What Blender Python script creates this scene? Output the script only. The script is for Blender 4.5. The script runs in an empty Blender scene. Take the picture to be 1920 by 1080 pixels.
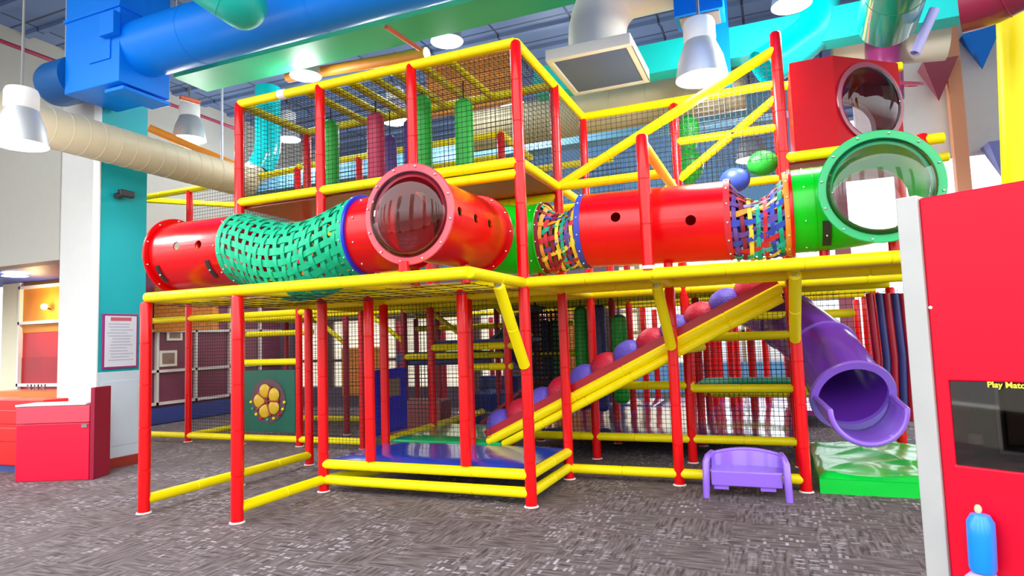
import bpy, bmesh, math, random
from mathutils import Vector, Matrix
random.seed(7)
S = bpy.context.scene
COL = S.collection
PI = math.pi

# ------------------------------------------------------------------ camera, world, exposure
FOC = 1190.0986625692162
import numpy as _np
_R = _np.array([[0.9241148, -0.0611344, -0.3771928], [0.3806344, 0.0604651, 0.9227467], [-0.0336046, -0.9962964, 0.0791465]])
_R[:, 1] = -_R[:, 1]; _R[:, 2] = -_R[:, 2]
CAM = Vector((4.68014, -4.56573, 1.60621))
RC = Matrix(_R.tolist())
cd = bpy.data.cameras.new('camera'); cam = bpy.data.objects.new('camera', cd); COL.objects.link(cam)
cam.matrix_world = Matrix.Translation(CAM) @ RC.to_4x4()
cd.sensor_width = 36; cd.lens = FOC / 1920 * 36; cd.clip_start = .05; cd.clip_end = 200
S.camera = cam

w = bpy.data.worlds.new('world'); S.world = w; w.use_nodes = True
bg = w.node_tree.nodes['Background']; bg.inputs[0].default_value = (.93, .97, 1, 1); bg.inputs[1].default_value = 1
_n = w.node_tree; _tc = _n.nodes.new('ShaderNodeTexCoord'); _sp = _n.nodes.new('ShaderNodeSeparateXYZ'); _mr = _n.nodes.new('ShaderNodeValToRGB'); _vm = _n.nodes.new('ShaderNodeVectorMath'); _vm.operation = 'SCALE'
_mr.color_ramp.elements[0].position = .48; _mr.color_ramp.elements[0].color = (.20, .19, .19, 1); _mr.color_ramp.elements[1].position = .60; _mr.color_ramp.elements[1].color = (.93, .97, 1, 1)
_e = _mr.color_ramp.elements.new(.505); _e.color = (.38, .39, .40, 1)
_ma = _n.nodes.new('ShaderNodeMath'); _ma.operation = 'MULTIPLY_ADD'; _ma.inputs[1].default_value = .5; _ma.inputs[2].default_value = .5
_n.links.new(_tc.outputs['Generated'], _sp.inputs[0]); _n.links.new(_sp.outputs[2], _ma.inputs[0]); _n.links.new(_ma.outputs[0], _mr.inputs[0]); _n.links.new(_mr.outputs[0], _vm.inputs[0]); _vm.inputs['Scale'].default_value = 2.9
_n.links.new(_vm.outputs[0], bg.inputs[0])
S.view_settings.view_transform = 'Standard'; S.view_settings.look = 'None'; S.view_settings.gamma = 1
S.view_settings.use_curve_mapping = False; S.view_settings.exposure = .62

def ray(px, py):
    return RC @ Vector((px - 960, -(py - 540), -FOC))
def at(px, py, x=None, y=None, z=None, d=None):
    """the point of the room seen at a photo pixel, on a known plane or at a known depth"""
    r = ray(px, py)
    t = d / FOC if d is not None else ((z - CAM.z) / r.z if z is not None else ((y - CAM.y) / r.y if y is not None else (x - CAM.x) / r.x))
    return CAM + r * t

# ------------------------------------------------------------------ materials
MATS = {}
def mat(name, col, rough=.35, metal=0, bump=0, bscale=40, emit=None, es=0, var=0, vscale=6, coat=0, spec=.5, alpha=1):
    if name in MATS: return MATS[name]
    m = bpy.data.materials.new(name); m.use_nodes = True; nt = m.node_tree; b = nt.nodes['Principled BSDF']
    c = (*col, 1)
    b.inputs['Base Color'].default_value = c; b.inputs['Roughness'].default_value = rough; b.inputs['Metallic'].default_value = metal
    b.inputs['Coat Weight'].default_value = coat; b.inputs['Coat Roughness'].default_value = .08
    b.inputs['Specular IOR Level'].default_value = spec
    if emit: b.inputs['Emission Color'].default_value = (*emit, 1); b.inputs['Emission Strength'].default_value = es
    tc = nt.nodes.new('ShaderNodeTexCoord')
    n = nt.nodes.new('ShaderNodeTexNoise'); n.inputs['Scale'].default_value = vscale; n.inputs['Detail'].default_value = 4
    nt.links.new(tc.outputs['Object'], n.inputs['Vector'])
    v = var or .04
    mx = nt.nodes.new('ShaderNodeMix'); mx.data_type = 'RGBA'
    mx.inputs['A'].default_value = (*[k * (1 - v) for k in col], 1); mx.inputs['B'].default_value = (*[min(1, k * (1 + v)) for k in col], 1)
    nt.links.new(n.outputs['Fac'], mx.inputs['Factor']); nt.links.new(mx.outputs['Result'], b.inputs['Base Color'])
    if bump:
        n2 = nt.nodes.new('ShaderNodeTexNoise'); n2.inputs['Scale'].default_value = bscale; n2.inputs['Detail'].default_value = 3
        nt.links.new(tc.outputs['Object'], n2.inputs['Vector'])
        bp = nt.nodes.new('ShaderNodeBump'); bp.inputs['Strength'].default_value = bump; bp.inputs['Distance'].default_value = .02
        nt.links.new(n2.outputs['Fac'], bp.inputs['Height']); nt.links.new(bp.outputs['Normal'], b.inputs['Normal'])
    MATS[name] = m; return m
def glass(name, tint, glossf=.12, rough=.03):
    m = bpy.data.materials.new(name); m.use_nodes = True; nt = m.node_tree
    nt.nodes.remove(nt.nodes['Principled BSDF']); out = nt.nodes['Material Output']
    t = nt.nodes.new('ShaderNodeBsdfTransparent'); t.inputs[0].default_value = (*tint, 1)
    g = nt.nodes.new('ShaderNodeBsdfGlossy'); g.inputs['Roughness'].default_value = rough
    f = nt.nodes.new('ShaderNodeFresnel'); f.inputs[0].default_value = 1.45
    a = nt.nodes.new('ShaderNodeMath'); a.operation = 'ADD'; a.inputs[1].default_value = glossf
    mx = nt.nodes.new('ShaderNodeMixShader')
    nt.links.new(f.outputs[0], a.inputs[0]); nt.links.new(a.outputs[0], mx.inputs[0]); nt.links.new(t.outputs[0], mx.inputs[1]); nt.links.new(g.outputs[0], mx.inputs[2])
    nt.links.new(mx.outputs[0], out.inputs[0]); MATS[name] = m; return m

RED = mat('red_vinyl', (.80, .0, .003), .3, coat=.2, spec=.35)
REDP = mat('red_plastic', (.74, .0, .003), .25, coat=.15, var=.08, vscale=3, spec=.4)
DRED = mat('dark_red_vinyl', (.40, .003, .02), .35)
YEL = mat('yellow_vinyl', (1.0, .82, .0), .4, coat=.0, spec=.3)
GRN = mat('green_plastic', (.0, .62, .01), .25, coat=.1, spec=.4)
BGRN = mat('bag_green', (.01, .42, .03), .4, bump=.3)
NGRN = mat('green_webbing', (.0, .50, .25), .6)
TEAL = mat('teal_plastic', (.0, .62, .66), .2, coat=.4)
TEALP = mat('teal_paint', (.0, .45, .50), .6, var=.1, vscale=1.2)
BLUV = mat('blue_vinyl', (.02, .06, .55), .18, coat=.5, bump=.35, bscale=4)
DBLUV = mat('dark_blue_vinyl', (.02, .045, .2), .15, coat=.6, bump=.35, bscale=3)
GRNV = mat('green_vinyl', (.0, .45, .12), .2, coat=.5, bump=.6, bscale=3.5)
LGRN = mat('landing_green_vinyl', (.0, .62, .05), .28, coat=.3, bump=1.0, bscale=2.5)
BLU = mat('blue_paint', (.0, .235, .95), .4, var=.04, spec=.3)
BLUP = mat('blue_plastic', (.015, .03, .75), .3)
PUR = mat('purple_plastic', (.30, .14, .78), .25, coat=.5)
PURI = mat('slide_purple', (.19, .04, .52), .25, coat=.5)
DOMB = mat('violet_dome', (.13, .09, .62), .5, bump=.4)
DOMR = mat('red_dome', (.62, .01, .05), .5, bump=.4)
BGPINK = mat('bag_crimson', (.55, .02, .09), .4)
BGPUR = mat('bag_purple', (.10, .05, .30), .4)
BGNAV = mat('bag_navy', (.03, .04, .20), .4)
BLK = mat('black_net', (.012, .012, .015), .7)
DARK = mat('dark_metal', (.03, .03, .035), .4)
WHT = mat('white_paint', (.85, .85, .84), .5)
CRM = mat('cream_paint', (.74, .72, .60), .55, var=.05, vscale=2)
CWALL = mat('cream_wall', (.42, .41, .365), .6)
BEI = mat('beige_duct_paint', (.56, .49, .33), .5, var=.08)
STEEL = mat('steel', (.62, .62, .64), .3, metal=1)
ALU = mat('brushed_aluminium', (.60, .60, .62), .45, metal=.6, var=.08)
BOLT = mat('bolt_chrome', (.85, .85, .88), .2, metal=1)
PLY = mat('deck_underside', (.85, .60, .08), .6, var=.15)
WOOD = mat('maroon_wood', (.33, .035, .02), .4, var=.2)
ORG = mat('orange_paint', (.85, .28, .02), .5, var=.15)
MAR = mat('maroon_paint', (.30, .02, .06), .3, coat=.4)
GBEAM = mat('green_paint', (.04, .50, .24), .5, var=.12, vscale=1.5)
TBEAM = mat('turquoise_paint', (.0, .60, .58), .5, var=.05)
ORR = mat('orange_pipe_paint', (.75, .14, .07), .45)
PWIN = mat('plum_wall', (.16, .035, .07), .3, var=.15, vscale=1)
NAVY = mat('navy_paint', (.03, .05, .22), .5)
LENS = mat('lamp_lens', (1, 1, 1), .4, emit=(1, .99, .97), es=9)
WARM = mat('warm_bulb', (1, .8, .4), .4, emit=(1, .7, .3), es=6)
MUL = mat('mullion_grey', (.62, .60, .55), .5)
PAPER = mat('poster_paper', (.72, .76, .84), .5)
PINKH = mat('poster_header_red', (.62, .12, .16), .6)
INK = mat('poster_ink', (.42, .46, .55), .7)
FRAMEM = mat('poster_frame_plum', (.32, .03, .18), .4)
BUBR = glass('bubble_acrylic', (.90, .78, .86), .015)
BUBC = glass('clear_acrylic', (.92, .97, .97), .03)
PANE = glass('window_glass', (.97, .98, 1), .02)
REDK = mat('machine_red', (.74, .0, .022), .4, var=.05, vscale=1, spec=.25)
SCRN = mat('machine_window_dark', (.045, .04, .042), .12, coat=.6, var=.4, vscale=3)
TXTY = mat('yellow_lettering', (.95, .85, .05), .5)
FRED = mat('red_counter', (.72, .0, .035), .3, coat=.2, var=.08, vscale=1.5)
FRED2 = mat('bright_red_counter', (.80, .0, .0), .35)
FREDT = mat('rose_counter_band', (.80, .06, .10), .35)
LBLU = mat('pale_blue_panel', (.60, .72, .80), .4)
GREY = mat('grey_plastic', (.2, .2, .2), .5)
BRT = mat('bright_blue_foam', (.0, .25, .95), .3, coat=.4)
LILAC = mat('lilac_plastic', (.5, .42, .8), .3)
PEACH = mat('cream_tip', (.9, .6, .35), .4)
DGRN = mat('dark_green_panel', (.012, .12, .075), .4, var=.15)
GOLD = mat('gold_plastic', (.72, .45, .02), .35, var=.1)

def floor_mat():
    m = bpy.data.materials.new('carpet_tiles'); m.use_nodes = True; nt = m.node_tree; b = nt.nodes['Principled BSDF']; L = nt.links
    tc = nt.nodes.new('ShaderNodeTexCoord')
    def N(t, **k):
        n = nt.nodes.new(t)
        for a, v in k.items(): setattr(n, a, v)
        return n
    def streak(sx, sy, scale):
        mp = N('ShaderNodeMapping'); mp.inputs['Scale'].default_value = (sx, sy, 1); L.new(tc.outputs['Object'], mp.inputs[0])
        no = N('ShaderNodeTexNoise'); no.inputs['Scale'].default_value = scale; no.inputs['Detail'].default_value = 2; L.new(mp.outputs[0], no.inputs['Vector']); return no
    def flecks(sx, sy):
        mp = N('ShaderNodeMapping'); mp.inputs['Scale'].default_value = (sx, sy, 1); L.new(tc.outputs['Object'], mp.inputs[0])
        v = N('ShaderNodeTexVoronoi'); v.distance = 'CHEBYCHEV'; v.inputs['Scale'].default_value = 1; v.inputs['Randomness'].default_value = .55; L.new(mp.outputs[0], v.inputs['Vector'])
        lt = N('ShaderNodeMath', operation='LESS_THAN'); lt.inputs[1].default_value = .30; L.new(v.outputs['Distance'], lt.inputs[0])
        sp = N('ShaderNodeSeparateColor'); L.new(v.outputs['Color'], sp.inputs[0])
        pw = N('ShaderNodeMath', operation='MULTIPLY'); L.new(sp.outputs[0], pw.inputs[0]); L.new(lt.outputs[0], pw.inputs[1]); return pw
    ck = N('ShaderNodeTexChecker'); ck.inputs['Scale'].default_value = 1.64; L.new(tc.outputs['Object'], ck.inputs['Vector'])
    a, c = streak(4, 30, 1.2), streak(30, 4, 1.2)
    fa, fc = flecks(26, 10), flecks(10, 26)
    mx = N('ShaderNodeMix', data_type='RGBA'); L.new(ck.outputs['Fac'], mx.inputs['Factor']); L.new(a.outputs['Fac'], mx.inputs['A']); L.new(c.outputs['Fac'], mx.inputs['B'])
    mf = N('ShaderNodeMix'); L.new(ck.outputs['Fac'], mf.inputs['Factor']); L.new(fa.outputs[0], mf.inputs['A']); L.new(fc.outputs[0], mf.inputs['B'])
    big = N('ShaderNodeTexNoise'); big.inputs['Scale'].default_value = 1.1; L.new(tc.outputs['Object'], big.inputs['Vector'])
    cr = N('ShaderNodeValToRGB'); cr.color_ramp.elements[0].position = .3; cr.color_ramp.elements[0].color = (.058, .041, .041, 1)
    cr.color_ramp.elements[1].position = .72; cr.color_ramp.elements[1].color = (.24, .195, .20, 1); L.new(mx.outputs['Result'], cr.inputs[0])
    g2 = N('ShaderNodeMath', operation='MULTIPLY'); L.new(mf.outputs['Result'], g2.inputs[0])
    rmp = N('ShaderNodeMapRange'); rmp.inputs['From Min'].default_value = .42; rmp.inputs['From Max'].default_value = .62; L.new(big.outputs['Fac'], rmp.inputs['Value']); L.new(rmp.outputs['Result'], g2.inputs[1])
    m2 = N('ShaderNodeMix', data_type='RGBA'); L.new(g2.outputs[0], m2.inputs['Factor']); L.new(cr.outputs[0], m2.inputs['A']); m2.inputs['B'].default_value = (.50, .45, .50, 1)
    L.new(m2.outputs['Result'], b.inputs['Base Color']); b.inputs['Roughness'].default_value = .8; b.inputs['Specular IOR Level'].default_value = .25
    bp = N('ShaderNodeBump'); bp.inputs['Strength'].default_value = .4; bp.inputs['Distance'].default_value = .01; L.new(mx.outputs['Result'], bp.inputs['Height']); L.new(bp.outputs['Normal'], b.inputs['Normal'])
    return m
def ceil_mat():
    m = bpy.data.materials.new('blue_deck_ceiling'); m.use_nodes = True; nt = m.node_tree; b = nt.nodes['Principled BSDF']; L = nt.links
    tc = nt.nodes.new('ShaderNodeTexCoord'); br = nt.nodes.new('ShaderNodeTexBrick'); L.new(tc.outputs['Object'], br.inputs['Vector'])
    br.inputs['Scale'].default_value = 1; br.inputs['Brick Width'].default_value = 1.5; br.inputs['Row Height'].default_value = .8; br.offset = 0
    br.inputs['Mortar Size'].default_value = .025; br.inputs['Color1'].default_value = (.13, .20, .38, 1); br.inputs['Color2'].default_value = (.17, .25, .45, 1); br.inputs['Mortar'].default_value = (.04, .06, .12, 1)
    L.new(br.outputs['Color'], b.inputs['Base Color']); b.inputs['Roughness'].default_value = .5; return m
def grid_mat(name, c1, c2, bw, rh, ms):
    m = bpy.data.materials.new(name); m.use_nodes = True; nt = m.node_tree; b = nt.nodes['Principled BSDF']; L = nt.links
    tc = nt.nodes.new('ShaderNodeTexCoord'); mp = nt.nodes.new('ShaderNodeMapping'); mp.inputs['Rotation'].default_value = (PI / 2, 0, 0); L.new(tc.outputs['Object'], mp.inputs[0])
    br = nt.nodes.new('ShaderNodeTexBrick'); L.new(mp.outputs[0], br.inputs['Vector']); br.inputs['Scale'].default_value = 1
    br.inputs['Brick Width'].default_value = bw; br.inputs['Row Height'].default_value = rh; br.inputs['Mortar Size'].default_value = ms
    br.inputs['Color1'].default_value = (*c1, 1); br.inputs['Color2'].default_value = (*[k * .8 for k in c1], 1); br.inputs['Mortar'].default_value = (*c2, 1)
    L.new(br.outputs['Color'], b.inputs['Base Color']); b.inputs['Roughness'].default_value = .6; return m
OBRICK = grid_mat('orange_brick', (.72, .27, .03), (.35, .10, .01), .22, .08, .008)

# ------------------------------------------------------------------ mesh builder
class MB:
    def __init__(s): s.v = []; s.f = []; s.mi = []; s.cur = 0
    def add(s, vs, fs):
        o = len(s.v); s.v += [tuple(p) for p in vs]; s.f += [tuple(i + o for i in f) for f in fs]; s.mi += [s.cur] * len(fs); return s
    def box(s, a, b, M=None):
        x0, y0, z0 = a; x1, y1, z1 = b
        vs = [Vector(p) for p in ((x0, y0, z0), (x1, y0, z0), (x1, y1, z0), (x0, y1, z0), (x0, y0, z1), (x1, y0, z1), (x1, y1, z1), (x0, y1, z1))]
        if M: vs = [M @ p for p in vs]
        return s.add(vs, [(0, 3, 2, 1), (4, 5, 6, 7), (0, 1, 5, 4), (1, 2, 6, 5), (2, 3, 7, 6), (3, 0, 4, 7)])
    def sweep(s, path, rads, n=16, caps=True, close=False):
        P = [Vector(p) for p in path]; k = len(P)
        if not hasattr(rads, '__len__'): rads = [rads] * k
        T = []
        for i in range(k):
            if close: t = P[(i + 1) % k] - P[i - 1]
            else: t = P[min(i + 1, k - 1)] - P[max(i - 1, 0)]
            if t.length < 1e-9: t = T[-1] if T else Vector((0, 0, 1))
            T.append(t.normalized())
        u = Vector((0, 0, 1)) if abs(T[0].z) < .9 else Vector((0, 1, 0))
        u = (u - T[0] * u.dot(T[0])).normalized(); vs = []
        for i in range(k):
            u = (u - T[i] * u.dot(T[i])).normalized(); v = T[i].cross(u)
            for q in range(n):
                a = 2 * PI * q / n; vs.append(P[i] + (u * math.cos(a) + v * math.sin(a)) * rads[i])
        fs = []
        for i in range(k if close else k - 1):
            j = (i + 1) % k
            for q in range(n):
                r = (q + 1) % n; fs.append((i * n + q, i * n + r, j * n + r, j * n + q))
        if caps and not close: fs.append(tuple(range(n - 1, -1, -1))); fs.append(tuple((k - 1) * n + q for q in range(n)))
        return s.add(vs, fs)
    def lathe(s, prof, O=(0, 0, 0), ax=(0, 0, 1), n=32, closed=False):
        """prof: (radius, height along axis)"""
        O = Vector(O); A = Vector(ax).normalized(); u = Vector((0, 0, 1)) if abs(A.z) < .9 else Vector((1, 0, 0)); u = (u - A * u.dot(A)).normalized(); v = A.cross(u)
        vs = []
        for r, h in prof:
            for q in range(n):
                a = 2 * PI * q / n; vs.append(O + A * h + (u * math.cos(a) + v * math.sin(a)) * max(r, 1e-4))
        k = len(prof); fs = []
        for i in range(k if closed else k - 1):
            j = (i + 1) % k
            for q in range(n): r = (q + 1) % n; fs.append((i * n + q, i * n + r, j * n + r, j * n + q))
        return s.add(vs, fs)
    def sphere(s, c, r, n=16, sc=(1, 1, 1)):
        return s.add([Vector((c[0] + sc[0] * r * math.sin(PI * i / 10) * math.cos(2 * PI * q / n), c[1] + sc[1] * r * math.sin(PI * i / 10) * math.sin(2 * PI * q / n), c[2] + sc[2] * r * math.cos(PI * i / 10))) for i in range(11) for q in range(n)],
                     [(i * n + q, (i + 1) * n + q, (i + 1) * n + (q + 1) % n, i * n + (q + 1) % n) for i in range(10) for q in range(n)])
    def prism(s, poly, z0, z1):
        n = len(poly); return s.add([(x, y, z0) for x, y in poly] + [(x, y, z1) for x, y in poly], [tuple(range(n - 1, -1, -1)), tuple(range(n, 2 * n))] + [(i, (i + 1) % n, n + (i + 1) % n, n + i) for i in range(n)])
    def strand(s, a, b, w):
        a = Vector(a); b = Vector(b); return s.sweep([a, b], w * .7, 4, False)
    def build(s, name, ms, parent=None, smooth=True, bevel=0, ang=40):
        me = bpy.data.meshes.new(name); me.from_pydata(s.v, [], s.f)
        ms = ms if isinstance(ms, (list, tuple)) else [ms]
        for m in ms: me.materials.append(m)
        me.polygons.foreach_set('material_index', s.mi)
        bm = bmesh.new(); bm.from_mesh(me); bmesh.ops.remove_doubles(bm, verts=bm.verts, dist=1e-5); bmesh.ops.recalc_face_normals(bm, faces=bm.faces); bm.to_mesh(me); bm.free()
        if smooth:
            me.polygons.foreach_set('use_smooth', [True] * len(me.polygons)); me.set_sharp_from_angle(angle=math.radians(ang))
        o = bpy.data.objects.new(name, me); COL.objects.link(o)
        if parent: o.parent = parent; o.matrix_parent_inverse = parent.matrix_world.inverted() if False else Matrix.Translation(-Vector(parent.location))
        if bevel:
            bv = o.modifiers.new('bevel', 'BEVEL'); bv.width = bevel; bv.segments = 2; bv.limit_method = 'ANGLE'
        return o
def thing(name, label, cat, loc=(0, 0, 0), group=None):
    o = bpy.data.objects.new(name, None); COL.objects.link(o); o.empty_display_size = .1; o.location = loc; o['label'] = label; o['category'] = cat
    if group: o['group'] = group
    return o
def tag(o, label, cat, group=None):
    o['label'] = label; o['category'] = cat
    if group: o['group'] = group
    return o
def struct(o): o['kind'] = 'structure'; return o
def dup_part(o, parent, M):
    """copy of a part (shared mesh) moved by matrix M in world space"""
    c = o.copy(); COL.objects.link(c); c.parent = parent
    c.matrix_parent_inverse = Matrix.Translation(-Vector(parent.location)); c.matrix_basis = M @ o.matrix_basis; return c

G = 1.22
ZD, ZU, ZT = 2.146, 3.36, 4.587
def g(i, j, z): return Vector((i * G, j * G, z))

# ------------------------------------------------------------------ the setting
CEIL = 7.6
fb = MB().box((-16, -8, -.1), (16, 16, 0)).build('floor', floor_mat(), smooth=False); struct(fb)
cb = MB().box((-16, -3.0, CEIL), (16, 16, CEIL + .15))
for k in range(24): cb.box((-16, -3.0 + .8 * k, CEIL - .07), (16, -2.88 + .8 * k, CEIL))
struct(cb.build('ceiling', ceil_mat(), smooth=False))
# left: cream wall with the opening to the party room, column beside it
wl = MB().box((-16, 1.34, 2.95), (-4.75, 1.6, 4.72))
struct(wl.build('wall_left', CWALL, smooth=False))
struct(MB().box((-4.75, 1.36, 0), (-4.0, 1.9, CEIL)).build('wall_column_white', mat('white_wall', (.62, .62, .60), .6), smooth=False))
struct(MB().box((-4.62, 1.33, .0), (-4.0, 1.36, 1.32)).build('trim_1', WHT, smooth=False, bevel=.006))
cl = struct(MB().box((-4.0, 1.34, 1.33), (-3.9, 2.06, CEIL)).box((-4.05, 1.9, 0), (-3.93, 2.06, 1.4)).build('wall_column', TEALP, smooth=False))
struct(MB().box((-4.0, 1.34, .14), (-3.89, 2.0, 1.33)).box((-3.89, 1.40, .3), (-3.885, 1.94, 1.2)).build('trim_2', LBLU, smooth=False, bevel=.006))
struct(MB().box((-4.02, 1.33, 0), (-3.87, 2.06, .14)).build('baseboard_left', WOOD, smooth=False, bevel=.005))
struct(MB().box((-4.02, 1.325, .14), (-3.885, 1.345, CEIL)).build('trim_3', WHT, smooth=False))
# plum window wall running back on the left
PX = -7.8
pw = MB().box((PX - .2, 4.6, 0), (PX, 14, 3.3)); struct(pw.build('wall_back_left', PWIN, smooth=False))
wf = MB()
for z in (.42, 1.12, 2.0, 2.7): wf.box((PX, 4.7, z), (PX + .07, 12.5, z + .06))
for k in range(3, 11): wf.box((PX, 2.3 + k * 1.0, .42), (PX + .07, 2.36 + k * 1.0, 2.76))
struct(wf.build('window_1', MUL, smooth=False))
struct(MB().box((PX, 4.7, .02), (PX + .05, 12.5, .36)).build('baseboard_back_left', NAVY, smooth=False))
struct(MB().box((PX - .35, -3, 3.3), (PX - .15, 13, CEIL)).build('wall_upper_left', CWALL, smooth=False))
struct(MB().box((PX - .1, 4.6, 3.3), (PX + .12, 13, 3.9)).build('trim_4', mat('lime_lit_cream', (.55, .58, .12), .6), smooth=False))  # yellow-green light on the cream wall, put into this strip's colour
# back wall
BY = 13.0
bw = MB()
bw.box((-8.0, BY, 0), (6.2, BY + .2, .8)); bw.box((-8.0, BY, 3.6), (6.4, BY + .2, CEIL)); bw.box((-8, BY, .8), (-7.2, BY + .2, 3.6))
struct(bw.build('wall_back', mat('back_wall_blue', (.16, .38, .66), .6, var=.2, vscale=.6), smooth=False))
m = MB()
for k in range(15): m.box((-7.2 + k * .6, BY - .02, .8), (-7.08 + k * .6, BY + .1, 3.6))
for z in (.8, 1.6, 2.2, 2.9, 3.5): m.box((-7.2, BY - .02, z), (1.2, BY + .1, z + .1))
struct(m.build('window_2', mat('tan_frame', (.45, .33, .2), .6), smooth=False))
bl = MB().box((-7.2, BY + .12, .8), (2.6, BY + .14, 3.6)); struct(bl.build('window_3', mat('cream_blind', (.9, .84, .66), .7, emit=(1, .93, .75), es=.45), smooth=False))
# partition closing the left half of the hall, with tall blinds
QY = 9.1
struct(MB().box((-7.8, QY, 0), (1.6, QY + .15, .5)).box((-7.8, QY, 2.9), (1.6, QY + .15, 3.3)).box((-7.8, QY, .5), (-7.3, QY + .15, 2.9)).box((1.3, QY, .5), (1.6, QY + .15, 2.9)).box((-1.2, QY, .5), (-.6, QY + .15, 2.9)).build('wall_partition', mat('plum_grey_wall', (.12, .08, .12), .6), smooth=False))
struct(MB().box((-7.3, QY + .1, .5), (1.3, QY + .12, 2.9)).build('window_8', MATS['cream_blind'], smooth=False))
pm = MB()
for k in range(9): pm.box((-7.3 + 1.07 * k, QY - .03, .5), (-7.12 + 1.07 * k, QY + .08, 2.9))
for z in (1.15, 2.2): pm.box((-7.3, QY - .02, z), (1.3, QY + .08, z + .07))
struct(pm.build('trim_14', mat('brown_frame', (.10, .05, .05), .5), smooth=False))
struct(MB().box((-5.6, 8.9, .3), (-4.4, 9.0, 1.5)).box((.0, 8.85, 0), (1.1, 8.95, 2.6)).box((-7.7, 5.2, 2.0), (-6.0, 5.35, 3.0)).build('wall_brick', OBRICK, smooth=False))
# right and back right: bright windows with slim columns
for k, (x0, x1, mm) in enumerate(((6.2, 6.55, MAR), (8.0, 8.3, CRM), (10.2, 10.5, WHT), (12.5, 12.9, CRM))):
    struct(MB().box((x0, BY - .1, 0), (x1, BY + .2, CEIL - .3)).build('trim_%d' % (5 + k), mm, smooth=False))
struct(MB().box((2.6, BY + .05, .0), (16, BY + .07, CEIL - .3)).build('window_4', PANE, smooth=False))
struct(MB().box((6.4, BY, CEIL - .3), (16, BY + .2, CEIL)).build('wall_back_white', WHT, smooth=False))
struct(MB().box((2.6, BY, 1.5), (6.2, BY + .1, 1.62)).box((2.6, BY, 2.3), (6.2, BY + .1, 2.38)).box((3.9, BY, .8), (3.98, BY + .1, 3.6)).build('window_7', mat('tan_frame', (.45, .33, .2), .6), smooth=False))
struct(MB().box((6.2, BY - .1, 0), (16, BY + .2, .5)).build('wall_back_right', CWALL, smooth=False))
RX = 12.4; OX = at(1782, 200, y=9).x
struct(MB().box((RX, 3, 5.9), (RX + .3, BY, CEIL)).box((RX, 3, 0), (RX + .3, BY, .6)).box((RX, 7.2, 0), (RX + .3, 8.6, CEIL)).build('wall_right', WHT, smooth=False))
struct(MB().box((RX + .1, 3, .6), (RX + .12, BY, 5.9)).build('window_5', PANE, smooth=False))
struct(MB().box((6.4, 9.25, 4.7), (RX, 9.45, CEIL)).build('wall_bulkhead', mat('bright_white_wall', (.88, .88, .86), .6), smooth=False))
# unseen front piers, added so posts and tubes reflect vertical stripes
fp = MB()
for k in range(9): fp.box((-13 + 3.2 * k, -8, 0), (-12.1 + 3.2 * k, -7.7, CEIL))
fp.box((-16, -8, 0), (16, -7.7, .5)); struct(fp.build('unseen_front_piers', CRM, smooth=False))
# beams
struct(MB().box((-3.9, 2.5, 5.92), (7, 3.15, 6.4)).build('trim_9', GBEAM, smooth=False))
struct(MB().box((-3.9, 2.37, 6.3), (7, 2.45, 6.42)).build('trim_10', WHT, smooth=False))
struct(MB().box((1.6, 4.1, 5.2), (16, 4.4, 5.62)).build('trim_11', TBEAM, smooth=False))
struct(MB().box((-7.8, 7.6, 5.5), (5.2, 8.0, 6.0)).build('trim_12', mat('beam_blue', (.14, .40, .62), .5), smooth=False))
struct(MB().box((OX, 9.0, 0), (OX + .22, 9.2, CEIL)).build('trim_13', mat('orange_column', (.95, .42, .22), .5), smooth=False))

# ------------------------------------------------------------------ the play frame
frame = thing('climbing_structure', 'multi-level indoor climbing frame of red padded posts and yellow padded rails', 'climbing frame', g(0, 0, 0))
PR, RR = .056, .052
def post(i, j, z0, z1, r=PR, foot=True, par=None, m=None):
    a, b = g(i, j, z0), g(i, j, z1); k = max(1, round((z1 - z0) / .42)); pa, ra = [a], [r]
    for q in range(1, k):
        z = z0 + (z1 - z0) * q / k
        for dz, dr in ((-.007, 0), (-.003, -.005), (.003, -.005), (.007, 0)): pa.append(Vector((a.x, a.y, z + dz))); ra.append(r + dr)
    pa += [Vector((b.x, b.y, z1 - .02)), b]; ra += [r, r * .75]
    o = MB().sweep(pa, ra, 16).build('post', m or RED, par or frame)
    if foot and z0 == 0: MB().lathe([(0.001, .012), (r * 1.15, .012), (r * 1.3, 0.001), (0.001, .001)], a, n=16).build('foot_plate', WHT, o)
    return o
def rail(a, b, r=RR, name='rail', m=None, par=None):
    a, b = Vector(a), Vector(b); d = b - a; L = d.length; k = max(1, round(L / .62)); pa, ra = [a, a + d * (.012 / L)], [r * .8, r]
    for q in range(1, k):
        t = q / k
        for dt, dr in ((-.009, 0), (-.003, -.008), (.003, -.008), (.009, 0)): pa.append(a + d * (t + dt / L)); ra.append(r + dr)
    pa += [b - d * (.012 / L), b]; ra += [r, r * .8]
    return MB().sweep(pa, ra, 14).build(name, m or YEL, par or frame)
def R2(i0, j0, z0, i1, j1, z1, **k): return rail(g(i0, j0, z0), g(i1, j1, z1), **k)

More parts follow.
